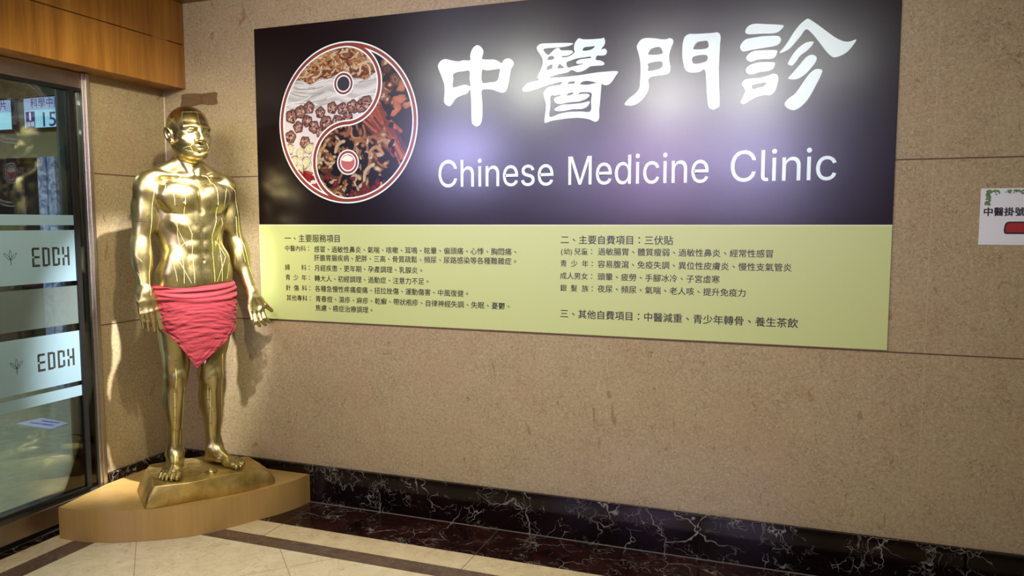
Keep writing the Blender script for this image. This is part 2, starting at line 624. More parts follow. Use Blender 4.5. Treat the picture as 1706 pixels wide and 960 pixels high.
# letter and sprout cutouts, painted dark for the unlit hall seen through them
def edch(zb, zt, y0=-0.836, y1=-0.640):
    """four block letters built from bars, read from y0 to y1"""
    t, bms = 0.0108, bmesh.new()
    H = zt - zb
    w = (y1 - y0 - 3 * 0.014) / 4
    def bar(ya, yb, za, zb_):
        bm_box(bms, (-0.0049, ya, za), (-0.0044, yb, zb_))
    for i, ch in enumerate('EDCH'):
        a = y0 + i * (w + 0.014); b = a + w; c = (zb + zt) / 2; g = 0.004
        if ch == 'E':
            bar(a, a + t, zb, c - g); bar(a, a + t, c + g, zt - g)
            bar(a + t, b, zb, zb + t); bar(a + t, b, c - t / 2, c + t / 2); bar(a + g, b, zt - t, zt)
        elif ch == 'D':
            bar(a, a + t, zb, zt); bar(a + t, b - t, zb, zb + t); bar(a + t, b - t, zt - t, zt); bar(b - t, b, zb + g, zt - g)
        elif ch == 'C':
            bar(a, a + t, zb, zt); bar(a + t, b - t, zb, zb + t); bar(a + t, b - t, zt - t, zt)
            bar(b - t, b, zb + g, c - 2 * g); bar(b - t, b, c + 2 * g, zt - g)
        else:
            bar(a, a + t, zb, c - 2 * g); bar(a, a + t, c + 2 * g, zt); bar(b - t, b, zb, zt); bar(a + t, b - t, c - t / 2, c + t / 2)
    return bms
def sprout(zc, yc, s):
    bms = bmesh.new()
    def outline(pts, wd=0.0022):
        for i in range(len(pts)):
            p, q = Vector(pts[i]), Vector(pts[(i + 1) % len(pts)])
            d = (q - p); L = d.length
            if L < 1e-5: continue
            n = Vector((-d.y, d.x)) / L * wd / 2
            vs = [bms.verts.new((-0.0046, yc + c.x, zc + c.y)) for c in (p + n, q + n, q - n, p - n)]
            bms.faces.new(vs)
    for ang, L in ((0, 1.0), (-0.75, 0.95), (0.75, 0.95)):
        pts = [(-.10, .15), (-.10, .75), (0, 1.0), (.10, .75), (.10, .15), (0, 0.0)]
        ca, sa = math.cos(ang), math.sin(ang)
        off = (-ang * 0.0, 0.08)
        R = [((x * ca + y * L * sa) * s, (-x * sa + y * L * ca + off[1]) * s) for x, y in pts]
        outline(R)
    outline([(0, 0.05 * s), (0.001, -0.45 * s)], 0.003)
    return bms
ETCH = m_film('cutout_dark', (46, 48, 44), 0.9)  # dark colour stands for the dim hall behind the cutouts
for (zb, zt) in ((1.298, 1.389), (0.800, 0.885)):
    link_mesh('letter_cutout', bm_mesh('letter_cutout', edch(zb, zt)), ETCH, door)
    link_mesh('sprout_cutout', bm_mesh('sprout_cutout', sprout((zb + zt) / 2 - 0.012, -0.94, 0.047)), ETCH, door)

# ================================================================== hall behind the glass door
box('floor', (-7.0, -6.0, -0.12), (-0.021, 4.0, 0.0), HALLF, kind='structure')
box('ceiling', (-7.0, -6.0, 2.95), (-0.141, 4.0, 3.05), PLASTER, kind='structure')
box('wall_hall', (-7.0, 1.62, 2.10), (-0.141, 1.80, 2.95), PLASTER, kind='structure')
box('wall_hall', (-7.0, 1.62, 0.0), (-3.35, 1.80, 2.10), HALLD, kind='structure')
box('wall_hall', (-2.70, 1.62, 0.0), (-0.141, 1.80, 2.10), PLASTER, kind='structure')
box('wall_hall', (-3.35, 1.70, 0.0), (-2.70, 1.80, 2.10), HALLD, kind='structure')
box('wall_hall', (-7.12, -6.0, 0.0), (-7.0, 4.0, 2.95), PLASTER, kind='structure')
box('wall_hall', (-7.0, -6.12, 0.0), (-0.14, -6.0, 2.95), PLASTER, kind='structure')
box('trim_13', (-0.165, -0.545, 0.0), (-0.15, -0.40, 2.95), GREYP, kind='structure')
m = NT('pale_blue_marble')
n = m.noise(m.co, 9, 5, 0.7, 1.5)
m.color(m.ramp(n.outputs[0], [(0.4, srgb(120, 130, 175)), (0.55, srgb(190, 200, 235)), (0.6, srgb(214, 222, 245))]))
m.set(Roughness=0.3)
PALEB = m.m
for (a, b) in ((-3.05, -2.947), (-2.925, -2.837)):
    box('trim_14', (a, 1.60, 0.0), (b, 1.70, 2.10), PALEB, kind='structure')

def screen(x0, x1, z0, z1, label, words, number=None):
    s = empty('display_screen', ((x0 + x1) / 2, 1.60, z0))
    tag(s, label, 'screen')
    box('bezel', (x0, 1.555, z0), (x1, 1.62, z1), BLACK, s, bevel=0.004)
    w, h = x1 - x0, z1 - z0
    box('display', (x0 + 0.012, 1.553, z0 + 0.016), (x1 - 0.012, 1.556, z1 - 0.014), m_emit('screen_glow', (150, 200, 220), 1.1), s)
    box('title_bar', (x0 + 0.012, 1.5515, z0 + h * 0.58), (x1 - 0.012, 1.5532, z1 - 0.014), m_emit('screen_bar', (150, 165, 205), 1.0), s)
    ink = m_emit('screen_ink', (44, 40, 110), 0.8)
    ms = [wall_text(t, a, b, zc, hh, 1.5505, 0.006) for (t, a, b, zc, hh) in words]
    link_mesh('lettering', join_meshes('lettering', ms), ink, s)
    return s
s = screen(-3.125, -2.60, 2.335, 2.625, 'wall display screen showing ticket number 15 seen through the glass door',
           [('科學中藥', -3.03, -2.66, 2.565, 0.085), ('15', -2.885, -2.73, 2.418, 0.125)])
box('counter_badge', (-3.095, 1.5505, 2.352), (-2.985, 1.5525, 2.495), m_emit('badge_purple', (84, 50, 120), 0.8), s)
ms = [wall_text('1', -3.049, -3.030, 2.452, 0.07, 1.5498, 0.0), wall_text('號櫃', -3.088, -2.992, 2.385, 0.045, 1.5498, 0.0)]
link_mesh('badge_lettering', join_meshes('badge_lettering', ms), m_emit('badge_white', (220, 230, 240), 1.0), s)
s = screen(-3.80, -3.268, 2.335, 2.625, 'wall display screen cut off by the photo edge, left of the ticket screen',
           [('飲片', -3.505, -3.33, 2.565, 0.085)])

# notice lying on the hall floor
p = prism('floor_notice', [(-2.09, 0.565), (-1.70, 0.545), (-1.73, 0.715), (-2.07, 0.76)], 0.001, 0.004, plain('notice_lilac', (196, 196, 232), 0.4))
tag(p, 'white rectangular notice stuck on the hall floor behind the glass door', 'notice')
bm = bmesh.new()
for (x0, x1, y) in ((-1.98, -1.80, 0.69), (-2.02, -1.78, 0.625)):
    bm_box(bm, (x0, y - 0.012, 0.004), (x1, y + 0.012, 0.0046))
link_mesh('printed_line', bm_mesh('printed_line', bm), plain('notice_ink', (110, 105, 165), 0.5), p)
# ================================================================== banner on the back wall
YB = -0.012                       # front face of the banner board
BX0, BX1, BZ0, BZM, BZ1 = 0.634, 3.7077, 0.9873, 1.4957, 2.5252
GLYPH_ZHONG = [[[(1.8729,2.2752),(1.8735,2.2935),(1.8789,2.315),(1.8911,2.3336),(1.9104,2.3417),(1.9296,2.3319),(1.9414,2.3124),(1.938,2.2931),(1.9351,2.2768),(1.958,2.2721),(1.9913,2.2693),(2.015,2.2615),(2.0338,2.2507),(2.0456,2.2645),(2.069,2.2684),(2.089,2.2562),(2.0928,2.2388),(2.0807,2.2203),(2.0737,2.1885),(2.0666,2.1502),(2.0563,2.1227),(2.0407,2.1145),(2.0195,2.1183),(1.991,2.1296),(1.9624,2.1348),(1.9336,2.1321),(1.9321,2.1015),(1.9353,2.0662),(1.9352,2.0311),(1.9322,1.9916),(1.921,1.9701),(1.904,1.9637),(1.887,1.9738),(1.8798,1.994),(1.8782,2.0693),(1.8737,2.1378),(1.8561,2.1212),(1.8217,2.1113),(1.797,2.1002),(1.782,2.081),(1.7695,2.0683),(1.7546,2.0687),(1.7382,2.0812),(1.7354,2.0992),(1.7386,2.1258),(1.7379,2.1659),(1.7282,2.1977),(1.7135,2.232),(1.7047,2.2571),(1.7114,2.2753),(1.729,2.2874),(1.7489,2.2886),(1.7785,2.2803),(1.8105,2.274),(1.8374,2.2769)],
  [(1.785,2.2153),(1.8077,2.2244),(1.8371,2.226),(1.8693,2.2255),(1.8705,2.1886),(1.8728,2.1542),(1.8514,2.1616),(1.822,2.159),(1.7865,2.1523),(1.7817,2.1677),(1.7853,2.1941)],
  [(1.9349,2.2246),(1.9579,2.2217),(1.996,2.2231),(2.0234,2.2238),(2.021,2.2006),(2.0163,2.1793),(2.003,2.1671),(1.9768,2.1657),(1.9347,2.1679)]]]
GLYPH_YI = [[[(2.2069,2.2999),(2.2106,2.3149),(2.227,2.3232),(2.2666,2.3222),(2.3173,2.3195),(2.3767,2.3139),(2.3654,2.3049),(2.3358,2.3008),(2.2944,2.3005),(2.2387,2.2987),(2.2598,2.2702),(2.2806,2.2851),(2.2968,2.296),(2.3129,2.2969),(2.3221,2.2867),(2.3496,2.2842),(2.3701,2.2822),(2.3788,2.2747),(2.368,2.266),(2.3521,2.2607),(2.3269,2.26),(2.3292,2.2546),(2.3589,2.2568),(2.3848,2.2721),(2.3824,2.2886),(2.3849,2.3098),(2.3939,2.3241),(2.406,2.333),(2.4241,2.3272),(2.4577,2.3245),(2.5088,2.3237),(2.5189,2.3267),(2.5257,2.3114),(2.5223,2.2947),(2.5079,2.2764),(2.5247,2.2785),(2.5345,2.2663),(2.5272,2.2512),(2.5073,2.2492),(2.4887,2.2498),(2.4844,2.2326),(2.5076,2.2271),(2.5232,2.2149),(2.5166,2.2069),(2.4856,2.2061),(2.4588,2.205),(2.4364,2.1924),(2.414,2.1853),(2.3958,2.1852),(2.373,2.1954),(2.3503,2.1857),(2.3043,2.1796),(2.2635,2.1679),(2.3044,2.1665),(2.3595,2.1673),(2.4141,2.1702),(2.468,2.1752),(2.5302,2.1775),(2.5839,2.1752),(2.5745,2.1555),(2.5572,2.1311),(2.5419,2.1193),(2.5242,2.1186),(2.5122,2.1237),(2.5089,2.0956),(2.5058,2.053),(2.5018,2.0102),(2.5013,1.9736),(2.4857,1.9592),(2.4519,1.9725),(2.4065,1.9802),(2.3608,1.9802),(2.3147,1.9767),(2.2775,1.9722),(2.2518,1.9654),(2.2437,1.9724),(2.2492,2.0141),(2.2514,2.0492),(2.2443,2.076),(2.2395,2.0983),(2.2465,2.1133),(2.2628,2.1255),(2.2907,2.1303),(2.3184,2.133),(2.3262,2.1456),(2.2767,2.139),(2.23,2.1274),(2.1876,2.1167),(2.1496,2.1123),(2.1362,2.122),(2.1448,2.137),(2.1686,2.1519),(2.2158,2.1604),(2.2101,2.1726),(2.218,2.1919),(2.232,2.2216),(2.2352,2.2476),(2.2286,2.2655)],
  [(2.2585,2.2546),(2.2645,2.2629),(2.2807,2.2647),(2.29,2.2575),(2.2831,2.2485),(2.2613,2.2474)],
  [(2.2541,2.2026),(2.2568,2.2177),(2.267,2.2244),(2.2818,2.2259),(2.281,2.2138),(2.2801,2.2086)],
  [(2.3065,2.2086),(2.3156,2.2262),(2.3271,2.2171),(2.3373,2.2078)],
  [(2.3477,2.23),(2.3682,2.238),(2.3954,2.2446),(2.4315,2.2471),(2.4606,2.2484),(2.4575,2.2422),(2.4315,2.2411),(2.4045,2.2375),(2.3932,2.2276),(2.4001,2.2206),(2.4272,2.2196),(2.4047,2.2147),(2.3775,2.2106),(2.3547,2.2079)],
  [(2.4231,2.2782),(2.4311,2.2912),(2.4535,2.2925),(2.4785,2.2926),(2.467,2.2812),(2.4469,2.2768)],
  [(2.3529,2.1352),(2.3643,2.1432),(2.3862,2.1435),(2.3835,2.1351)],
  [(2.4126,2.1324),(2.4256,2.1411),(2.4459,2.1424),(2.4684,2.1375),(2.4863,2.1321),(2.4662,2.1273),(2.4415,2.1254),(2.4189,2.1277)],
  [(2.2732,2.0854),(2.2955,2.0863),(2.321,2.0892),(2.3164,2.083),(2.2956,2.0767),(2.2901,2.0669),(2.298,2.0534),(2.3189,2.0465),(2.3603,2.0522),(2.4059,2.0532),(2.4376,2.0619),(2.4564,2.075),(2.4509,2.084),(2.4238,2.0864),(2.4021,2.0846),(2.4147,2.0934),(2.4373,2.0929),(2.4657,2.0866),(2.4637,2.0552),(2.4615,2.007),(2.4154,2.008),(2.3606,2.0086),(2.3145,2.0021),(2.269,1.9911),(2.2725,2.0393)],
  [(2.3495,2.0833),(2.36,2.0935),(2.382,2.0944),(2.3738,2.0854)]],
 [[(2.2912,2.023),(2.3051,2.0341),(2.3328,2.0428),(2.3787,2.0434),(2.4196,2.0455),(2.4548,2.0514),(2.4558,2.0406),(2.4424,2.0262),(2.4198,2.0195),(2.3788,2.0199),(2.3376,2.015),(2.3052,2.0153)]]]
GLYPH_MEN = [[[(2.668,2.2725),(2.6732,2.2903),(2.6874,2.3052),(2.71,2.3094),(2.7408,2.3057),(2.7734,2.2991),(2.7957,2.2972),(2.8097,2.3009),(2.8231,2.2942),(2.8254,2.2802),(2.8165,2.257),(2.8097,2.2316),(2.8106,2.2036),(2.8151,2.1793),(2.8123,2.1555),(2.7963,2.1466),(2.7638,2.1447),(2.7229,2.1365),(2.7235,2.1008),(2.7177,2.0768),(2.6994,2.0514),(2.6748,2.0303),(2.6498,2.0227),(2.6267,2.0239),(2.6169,2.0314),(2.6347,2.053),(2.6617,2.0719),(2.6801,2.0933),(2.6839,2.1195),(2.6861,2.168),(2.6839,2.2087),(2.6759,2.2456)],
  [(2.7222,2.2373),(2.7232,2.2521),(2.7353,2.2633),(2.7638,2.2671),(2.7762,2.2561),(2.7777,2.2364)],
  [(2.7211,2.2004),(2.7758,2.2045),(2.7755,2.1769),(2.7216,2.1668),(2.7201,2.1859)]],
 [[(2.8648,2.2473),(2.8662,2.2749),(2.8737,2.3),(2.8913,2.3108),(2.917,2.3094),(2.9601,2.3082),(2.9931,2.3077),(3.0086,2.3084),(3.0204,2.2996),(3.0234,2.2819),(3.0214,2.2548),(3.02,2.1964),(3.0188,2.1457),(3.0219,2.0788),(3.0251,2.0058),(3.0137,1.9925),(3.0002,1.9873),(2.9844,1.994),(2.9775,2.0083),(2.9712,2.0621),(2.9626,2.1534),(2.94,2.149),(2.9124,2.1477),(2.8885,2.1536),(2.8762,2.1692),(2.8698,2.1914),(2.8653,2.2195)],
  [(2.9144,2.2451),(2.916,2.2611),(2.9276,2.274),(2.9491,2.277),(2.9702,2.2745),(2.97,2.2463)],
  [(2.911,2.2142),(2.9652,2.2177),(2.9665,2.1917),(2.9148,2.1847)]]]
GLYPH_ZHEN = [[[(3.1226,2.3011),(3.1286,2.318),(3.1453,2.3283),(3.1665,2.3299),(3.2087,2.3245),(3.2505,2.3191),(3.2726,2.3137),(3.2676,2.3017),(3.2514,2.289),(3.2306,2.2855),(3.1887,2.2878),(3.1506,2.2888),(3.1293,2.2918)]],
 [[(3.1037,2.2372),(3.1088,2.2543),(3.1234,2.2684),(3.1468,2.2734),(3.189,2.2769),(3.2309,2.2756),(3.256,2.2718),(3.2647,2.2591),(3.2589,2.2424),(3.2404,2.2339),(3.2029,2.2295),(3.1565,2.2257),(3.1161,2.2209)]],
 [[(3.1288,2.1937),(3.1399,2.2104),(3.1609,2.2197),(3.1947,2.2201),(3.2472,2.2161),(3.2497,2.2022),(3.2417,2.1876),(3.2251,2.1823),(3.1957,2.1836),(3.1704,2.182),(3.1535,2.1766),(3.1385,2.1799)]],
 [[(3.1287,2.1433),(3.1369,2.1581),(3.158,2.1676),(3.1876,2.172),(3.2402,2.1674),(3.2419,2.153),(3.2347,2.1405),(3.2139,2.1332),(3.1844,2.1308),(3.1591,2.1251),(3.1377,2.1274)]],
 [[(3.1138,2.0871),(3.1233,2.102),(3.1425,2.1073),(3.1808,2.1079),(3.2144,2.1145),(3.2394,2.1215),(3.2542,2.1153),(3.2588,2.0999),(3.2553,2.0762),(3.2456,2.0486),(3.2292,2.0351),(3.2039,2.0366),(3.1744,2.0295),(3.1491,2.0168),(3.1301,2.0054),(3.115,2.0054),(3.1126,2.0166),(3.1207,2.036),(3.1288,2.0576),(3.1219,2.0734)],
  [(3.1551,2.0802),(3.1729,2.0835),(3.2067,2.0879),(3.2119,2.0833),(3.2029,2.0729),(3.1819,2.0676),(3.1586,2.0637)]],
 [[(3.2611,2.2078),(3.274,2.2218),(3.2938,2.2503),(3.3134,2.2829),(3.3331,2.3089),(3.3529,2.3262),(3.3656,2.3323),(3.3813,2.3229),(3.4102,2.3001),(3.443,2.272),(3.4757,2.2462),(3.5038,2.2313),(3.5274,2.2294),(3.5487,2.2348),(3.5396,2.216),(3.5208,2.1923),(3.4978,2.1773),(3.4703,2.1705),(3.454,2.1805),(3.4375,2.1987),(3.4123,2.2344),(3.3829,2.2728),(3.36,2.2909),(3.3385,2.2638),(3.3148,2.2358),(3.2948,2.2159),(3.2662,2.2035)]],
 [[(3.2944,2.1592),(3.3041,2.1809),(3.3238,2.2094),(3.3437,2.2271),(3.3637,2.2383),(3.3892,2.2393),(3.3824,2.222),(3.3648,2.2042),(3.3409,2.1868),(3.3252,2.1644),(3.3112,2.1503),(3.2987,2.1533)]],
 [[(3.2974,2.0987),(3.3141,2.12),(3.3379,2.1485),(3.3576,2.1727),(3.3735,2.1852),(3.3917,2.186),(3.4042,2.1736),(3.3987,2.1549),(3.3832,2.1346),(3.3635,2.1124),(3.3395,2.0969),(3.3191,2.093)]],
 [[(3.2864,1.9941),(3.2966,2.0131),(3.3249,2.0353),(3.3446,2.0621),(3.3641,2.0931),(3.3837,2.1175),(3.4036,2.129),(3.4259,2.1232),(3.4206,2.1002),(3.4055,2.067),(3.3826,2.0212),(3.3631,1.9943),(3.3391,1.974),(3.3186,1.9685),(3.2976,1.9783)]]]
def vinyl(name, rgb, rough):
    m = NT(name)
    m.color(srgb(*rgb))
    m.set(Roughness=rough)
    m.b.inputs['Specular IOR Level'].default_value = 0.5
    a = m.noise(m.mapping((1.2, 1, 1.6)), 1.6, 2, 0.5)
    b = m.noise(m.co, 420, 2, 0.6)
    h = m.math('ADD', a.outputs[0], m.math('MULTIPLY', b.outputs[0], 0.012))
    m.bump(h, 0.06, 0.02)
    return m.m
V_DARK = vinyl('brown_black_vinyl', (19, 9, 8), 0.235)
V_GREEN = vinyl('pale_green_vinyl', (184, 192, 122), 0.42)
V_WHITE = vinyl('white_print', (224, 242, 234), 0.235)
V_BLACK = vinyl('black_print', (22, 16, 16), 0.42)
V_RUST = vinyl('rust_print', (132, 58, 38), 0.26)

banner = empty('banner', (2.17, -0.006, BZ0))
tag(banner, 'wide clinic banner with dark top, white title and pale green service list below', 'banner')
box('header_panel', (BX0, YB, BZM), (BX1, -0.0015, BZ1), V_DARK, banner, bevel=0.0012)
service_panel = box('service_panel', (BX0, YB, BZ0), (BX1, -0.0015, BZM - 0.003), V_GREEN, banner, bevel=0.0012)
box('dividing_line', (BX0, YB - 0.0003, BZM - 0.0035), (BX1, -0.002, BZM + 0.0005), vinyl('cream_line', (226, 228, 188), 0.42), banner)
box('hem_edge', (BX0 - 0.0025, YB + 0.001, BZ0), (BX0 + 0.0002, -0.0015, BZM), vinyl('hem_white', (226, 222, 200), 0.5), banner)

def joined_glyph(name, parts):
    ms = [fill_mesh(g, 0.0008, YB - 0.0008, 4) for g in parts]
    me = join_meshes(name, ms)
    return link_mesh(name, me, V_WHITE, banner)
for g in (GLYPH_ZHONG, GLYPH_YI, GLYPH_MEN, GLYPH_ZHEN):
    joined_glyph('title_character', g)
# English title, capital height 0.13 m
ms = []
for s, a, b, zc, hh in (('Chinese', 1.7035, 2.2885, 1.7440, 0.1340), ('Medicine', 2.3600, 2.9860, 1.7440, 0.1340), ('Clinic', 3.0780, 3.4930, 1.7455, 0.1350)):
    me = text_mesh(s, 0.0, 0.0, LATIN)
    co = text_co(me)
    mn, mx = co.min(0), co.max(0)
    k = hh / (mx[1] - mn[1])
    new = np.stack([a + (co[:, 0] - mn[0]) * (b - a) / (mx[0] - mn[0]), np.full(len(co), YB - 0.0009), zc - hh / 2 + (co[:, 1] - mn[1]) * k], 1)
    me.vertices.foreach_set('co', new.ravel())
    link_mesh('subtitle_word', me, V_WHITE, banner)

LEFT = [('一、主要服務項目', .795, .0435, 1.4241), ('中醫內科：', .795, .0335, 1.3705),
        ('感冒、過敏性鼻炎、氣喘、咳嗽、耳鳴、眩暈、偏頭痛、心悸、胸悶痛、', .978, .0357, 1.3678),
        ('肝膽胃腸疾病、肥胖、三高、骨質疏鬆、頻尿、尿路感染等各種難雜症。', .977, .0357, 1.3225),
        ('婦', .793, .0335, 1.2693), ('科：', .896, .0335, 1.2693), ('月經疾患、更年期、孕產調理、乳腺炎。', .978, .0358, 1.2687),
        ('青', .794, .0335, 1.2158), ('少', .845, .0335, 1.2158), ('年：', .896, .0335, 1.2158), ('轉大人、初經調理、過動症、注意力不足。', .977, .0358, 1.2142),
        ('針', .795, .0335, 1.1600), ('傷', .846, .0335, 1.1600), ('科：', .897, .0335, 1.1600), ('各種急慢性疼痛痠痛、扭拉挫傷、運動傷害、中風復健。', .978, .0357, 1.1601),
        ('其他專科：', .797, .0337, 1.1058), ('青春痘、濕疹、麻疹、乾癬、帶狀疱疹、自律神經失調、失眠、憂鬱、', .980, .0357, 1.1059),
        ('焦慮、癌症治療調理。', .979, .0357, 1.0584)]
RIGHT = [('二、主要自費項目：三伏貼', 2.325, .0432, 1.4272), ('兒童：', 2.390, .0335, 1.3732), ('幼', 2.340, .0320, 1.3732), ('(', 2.326, .0340, 1.3732), (')', 2.372, .0340, 1.3732),
         ('過敏腸胃、體質瘦弱、過敏性鼻炎、經常性感冒', 2.503, .0362, 1.3740),
         ('青', 2.324, .0335, 1.3170), ('少', 2.375, .0335, 1.3170), ('年：', 2.427, .0335, 1.3170), ('容易腹瀉、免疫失調、異位性皮膚炎、慢性支氣管炎', 2.502, .0363, 1.3170),
         ('成人男女：', 2.323, .0338, 1.2597), ('頭暈、疲勞、手腳冰冷、子宮虛寒', 2.502, .0362, 1.2594),
         ('銀', 2.324, .0335, 1.2030), ('髮', 2.375, .0335, 1.2030), ('族：', 2.428, .0335, 1.2030), ('夜尿、頻尿、氣喘、老人咳、提升免疫力', 2.502, .0363, 1.2040),
         ('三、其他自費項目：中醫減重、青少年轉骨、養生茶飲', 2.324, .0435, 1.0828)]
GLYPHS = {}
def glyph(ch):
    """outline fill of one character in its own cell, cached"""
    if ch not in GLYPHS:
        me = text_mesh(ch)
        GLYPHS[ch] = (text_co(me)[:, :2].copy(), [tuple(p.vertices) for p in me.polygons])
        bpy.data.meshes.remove(me)
    return GLYPHS[ch]
def line_mesh(s, x0, adv, zc, y=YB - 0.0006, bold=.012):
    """a line of full-width characters: one cell of width adv each; commas and colons sit in the middle of their cell"""
    V, Fc = [], []
    for i, ch in enumerate(s):
        if ch in ' \u3000': continue
        co, fs = glyph(ch)
        dx, dy = {'、': (.30, .27), '。': (.30, .27), '：': (.25, .06)}.get(ch, (0, 0))
        for k, (bx, by) in enumerate(((-bold, -.6 * bold), (bold, -.6 * bold), (0, bold))):
            n0 = len(V)
            V += [(x0 + adv * (i - .03 + c[0] + dx + bx), y - .00002 * k, zc + adv * (c[1] - .38 + dy + by)) for c in co]
            Fc += [tuple(v + n0 for v in f) for f in fs]
    return mesh_from('line', V, Fc)
for r in LEFT + RIGHT:
    link_mesh('text_line', line_mesh(*r), V_BLACK, service_panel)

# ------------------------------------------------------------------ taiji emblem printed with a picture of herbs
EX, EZ, ER = 1.1875, 2.0115, 0.4025
def herb_print():
    """the printed photograph of herbs, painted shape by shape into vertex colours of a fine flat grid"""
    rs = np.random.RandomState(7)
    N = 330
    u = np.linspace(-1, 1, N)
    U, V = np.meshgrid(u, u)                     # U to the right, V up, unit circle
    img = np.zeros((N, N, 3))
    def C(*c): return np.array(srgb(*c)) * 0.86
    up = (U ** 2 + (V - .5) ** 2) < .25
    lo = (U ** 2 + (V + .5) ** 2) < .25
    light = ((U < 0) & ~lo) | up
    def blob(cx, cz, rx, rz, ang, col, mask, shade=0.55, ring=None, core=None):
        R = max(rx, rz) * 1.1
        i0, i1 = np.searchsorted(u, [cz - R, cz + R]); j0, j1 = np.searchsorted(u, [cx - R, cx + R])
        if i1 <= i0 or j1 <= j0: return
        a, b = U[i0:i1, j0:j1] - cx, V[i0:i1, j0:j1] - cz
        ca, sa = math.cos(ang), math.sin(ang)
        x, z = (a * ca + b * sa) / rx, (-a * sa + b * ca) / rz
        d = np.sqrt(x * x + z * z) + 0.07 * np.sin(5 * np.arctan2(z, x) + cx * 40)
        k = (d < 1) & mask[i0:i1, j0:j1]
        c = col[None, None] * (1 - shade * np.clip(d, 0, 1)[..., None] ** 2)
        if ring is not None:
            c = np.where(((d > .62) & (d < .74))[..., None], ring[None, None], c)
        if core is not None:
            c = np.where((d < .3)[..., None], core[None, None], c)
        img[i0:i1, j0:j1][k] = c[k]
    def stick(cx, cz, L, w, ang, curve, col, mask, steps=26, shade=0.5):
        for s in np.linspace(-.5, .5, steps):
            t = ang + curve * s
            blob(cx + L * s * math.cos(ang) - curve * L * (s * s) * math.sin(ang), cz + L * s * math.sin(ang) + curve * L * s * s * math.cos(ang),
                 L / steps * 1.5 + w * .5, w, t, col, mask, shade)
    wob = 0.03 * np.sin(U * 9) + 0.02 * np.sin(U * 23 + 1)
    # light half, from the top: root threads, white sheets, brown nuts, pale slices, red berries
    img[light] = C(222, 208, 198)
    band = light & (V + wob > .5); img[band] = C(120, 78, 56)
    for i in range(330):
        c = [C(214, 170, 110), C(188, 132, 76), C(232, 206, 160), C(120, 66, 44), C(160, 100, 60)][rs.randint(5)]
        stick(rs.uniform(-.85, .5), rs.uniform(.55, 1.0), rs.uniform(.1, .26), rs.uniform(.008, .016), rs.uniform(-1.2, 1.2), rs.uniform(-1.5, 1.5), c, light, 12)
    band = light & (V + wob < .56) & (V + 1.6 * wob - .05 * U > .22)
    img[band] = (C(214, 212, 198)[None] * (0.86 + 0.16 * np.sin(V[band] * 46 + 3 * np.sin(U[band] * 7)))[:, None])
    for i in range(26):
        stick(rs.uniform(-.9, .4), rs.uniform(.26, .56), rs.uniform(.2, .5), .006, rs.uniform(-.15, .25), rs.uniform(-.4, .4), C(172, 164, 146) if i % 2 else C(236, 234, 222), band, 20, .1)
    for (x, z) in [(-.82, .12), (-.68, .17), (-.55, .22), (-.38, .15), (-.2, .2), (-.05, .18), (.1, .2), (.22, .2), (-.58, .05), (-.72, -.02), (-.84, -.14), (-.48, -.03), (-.3, .02), (-.13, .03), (.02, .05), (-.62, -.22), (-.38, -.1), (.3, .24)]:
        r = rs.uniform(.068, .088)
        blob(x, z, r * 1.08, r * 1.08, 0, C(60, 34, 32), light, .3)
        blob(x, z, r, r, 0, C(166, 118, 100), light, .75)
        for q in range(16):
            a, d = rs.uniform(0, 6.28), rs.uniform(0, .8) * r
            blob(x + d * math.cos(a), z + d * math.sin(a), r * .2, r * .13, a, C(206, 166, 142) if q % 2 else C(70, 40, 34), light, .2)
    for (x, z) in [(-.86, -.3), (-.7, -.36), (-.55, -.3), (-.8, -.46), (-.62, -.48), (-.72, -.56), (-.48, -.42), (-.5, -.55)]:
        blob(x, z, .085, .062, rs.uniform(0, 1.5), C(150, 132, 92), light, .3)
        blob(x, z, .078, .055, rs.uniform(0, 1.5), C(232, 224, 178), light, .2, C(176, 160, 104), C(206, 196, 136))
    for i in range(46):
        a = rs.uniform(0, 1)
        blob(rs.uniform(-.78, -.15), -.62 - .36 * a + rs.uniform(-.05, .05), .075, .03, rs.uniform(-1.2, .3), C(188, 56, 44) if i % 3 else C(140, 30, 28), light, .6)
    # dark half
    dk = ~light
    img[dk] = C(16, 10, 9)
    for i in range(40):
        c = [C(150, 92, 56), C(104, 58, 36), C(188, 132, 90)][rs.randint(3)]
        x, z = rs.uniform(.42, .95), rs.uniform(.2, .85)
        r = rs.uniform(.04, .085)
        blob(x, z, r, r * .8, rs.uniform(0, 3), c, dk, .75, C(40, 22, 16), C(206, 160, 118) if i % 2 else C(60, 34, 24))
    for i in range(60):
        c = [C(176, 84, 46), C(140, 66, 38), C(198, 112, 66), C(96, 48, 30)][rs.randint(4)]
        s = rs.uniform(-.1, 1)
        stick(.28 + .42 * s + rs.uniform(-.08, .14), .12 - .52 * s + rs.uniform(-.12, .2), rs.uniform(.2, .5), rs.uniform(.008, .026), rs.uniform(-1.25, -.6), rs.uniform(-.2, .2), c, dk, 24)
    for i in range(7):
        blob(rs.uniform(.7, .92), rs.uniform(.0, .42), .1, .05, rs.uniform(0, .7), C(186, 106, 62), dk, .4)
    for i in range(150):
        c = [C(196, 150, 96), C(150, 100, 60), C(216, 186, 140), C(96, 58, 36), C(170, 110, 70)][rs.randint(5)]
        x, z = rs.uniform(-.42, .62), rs.uniform(-.95, -.02)
        if z > -.1 - .3 * (x < .2) and x > .3: continue
        if rs.rand() < .5:
            stick(x, z, rs.uniform(.12, .26), rs.uniform(.012, .028), rs.uniform(-1.3, 1.3), rs.uniform(-2, 2), c, dk, 14)
        else:
            blob(x, z, rs.uniform(.03, .075), rs.uniform(.018, .04), rs.uniform(0, 3), c, dk, .75, C(60, 36, 22))
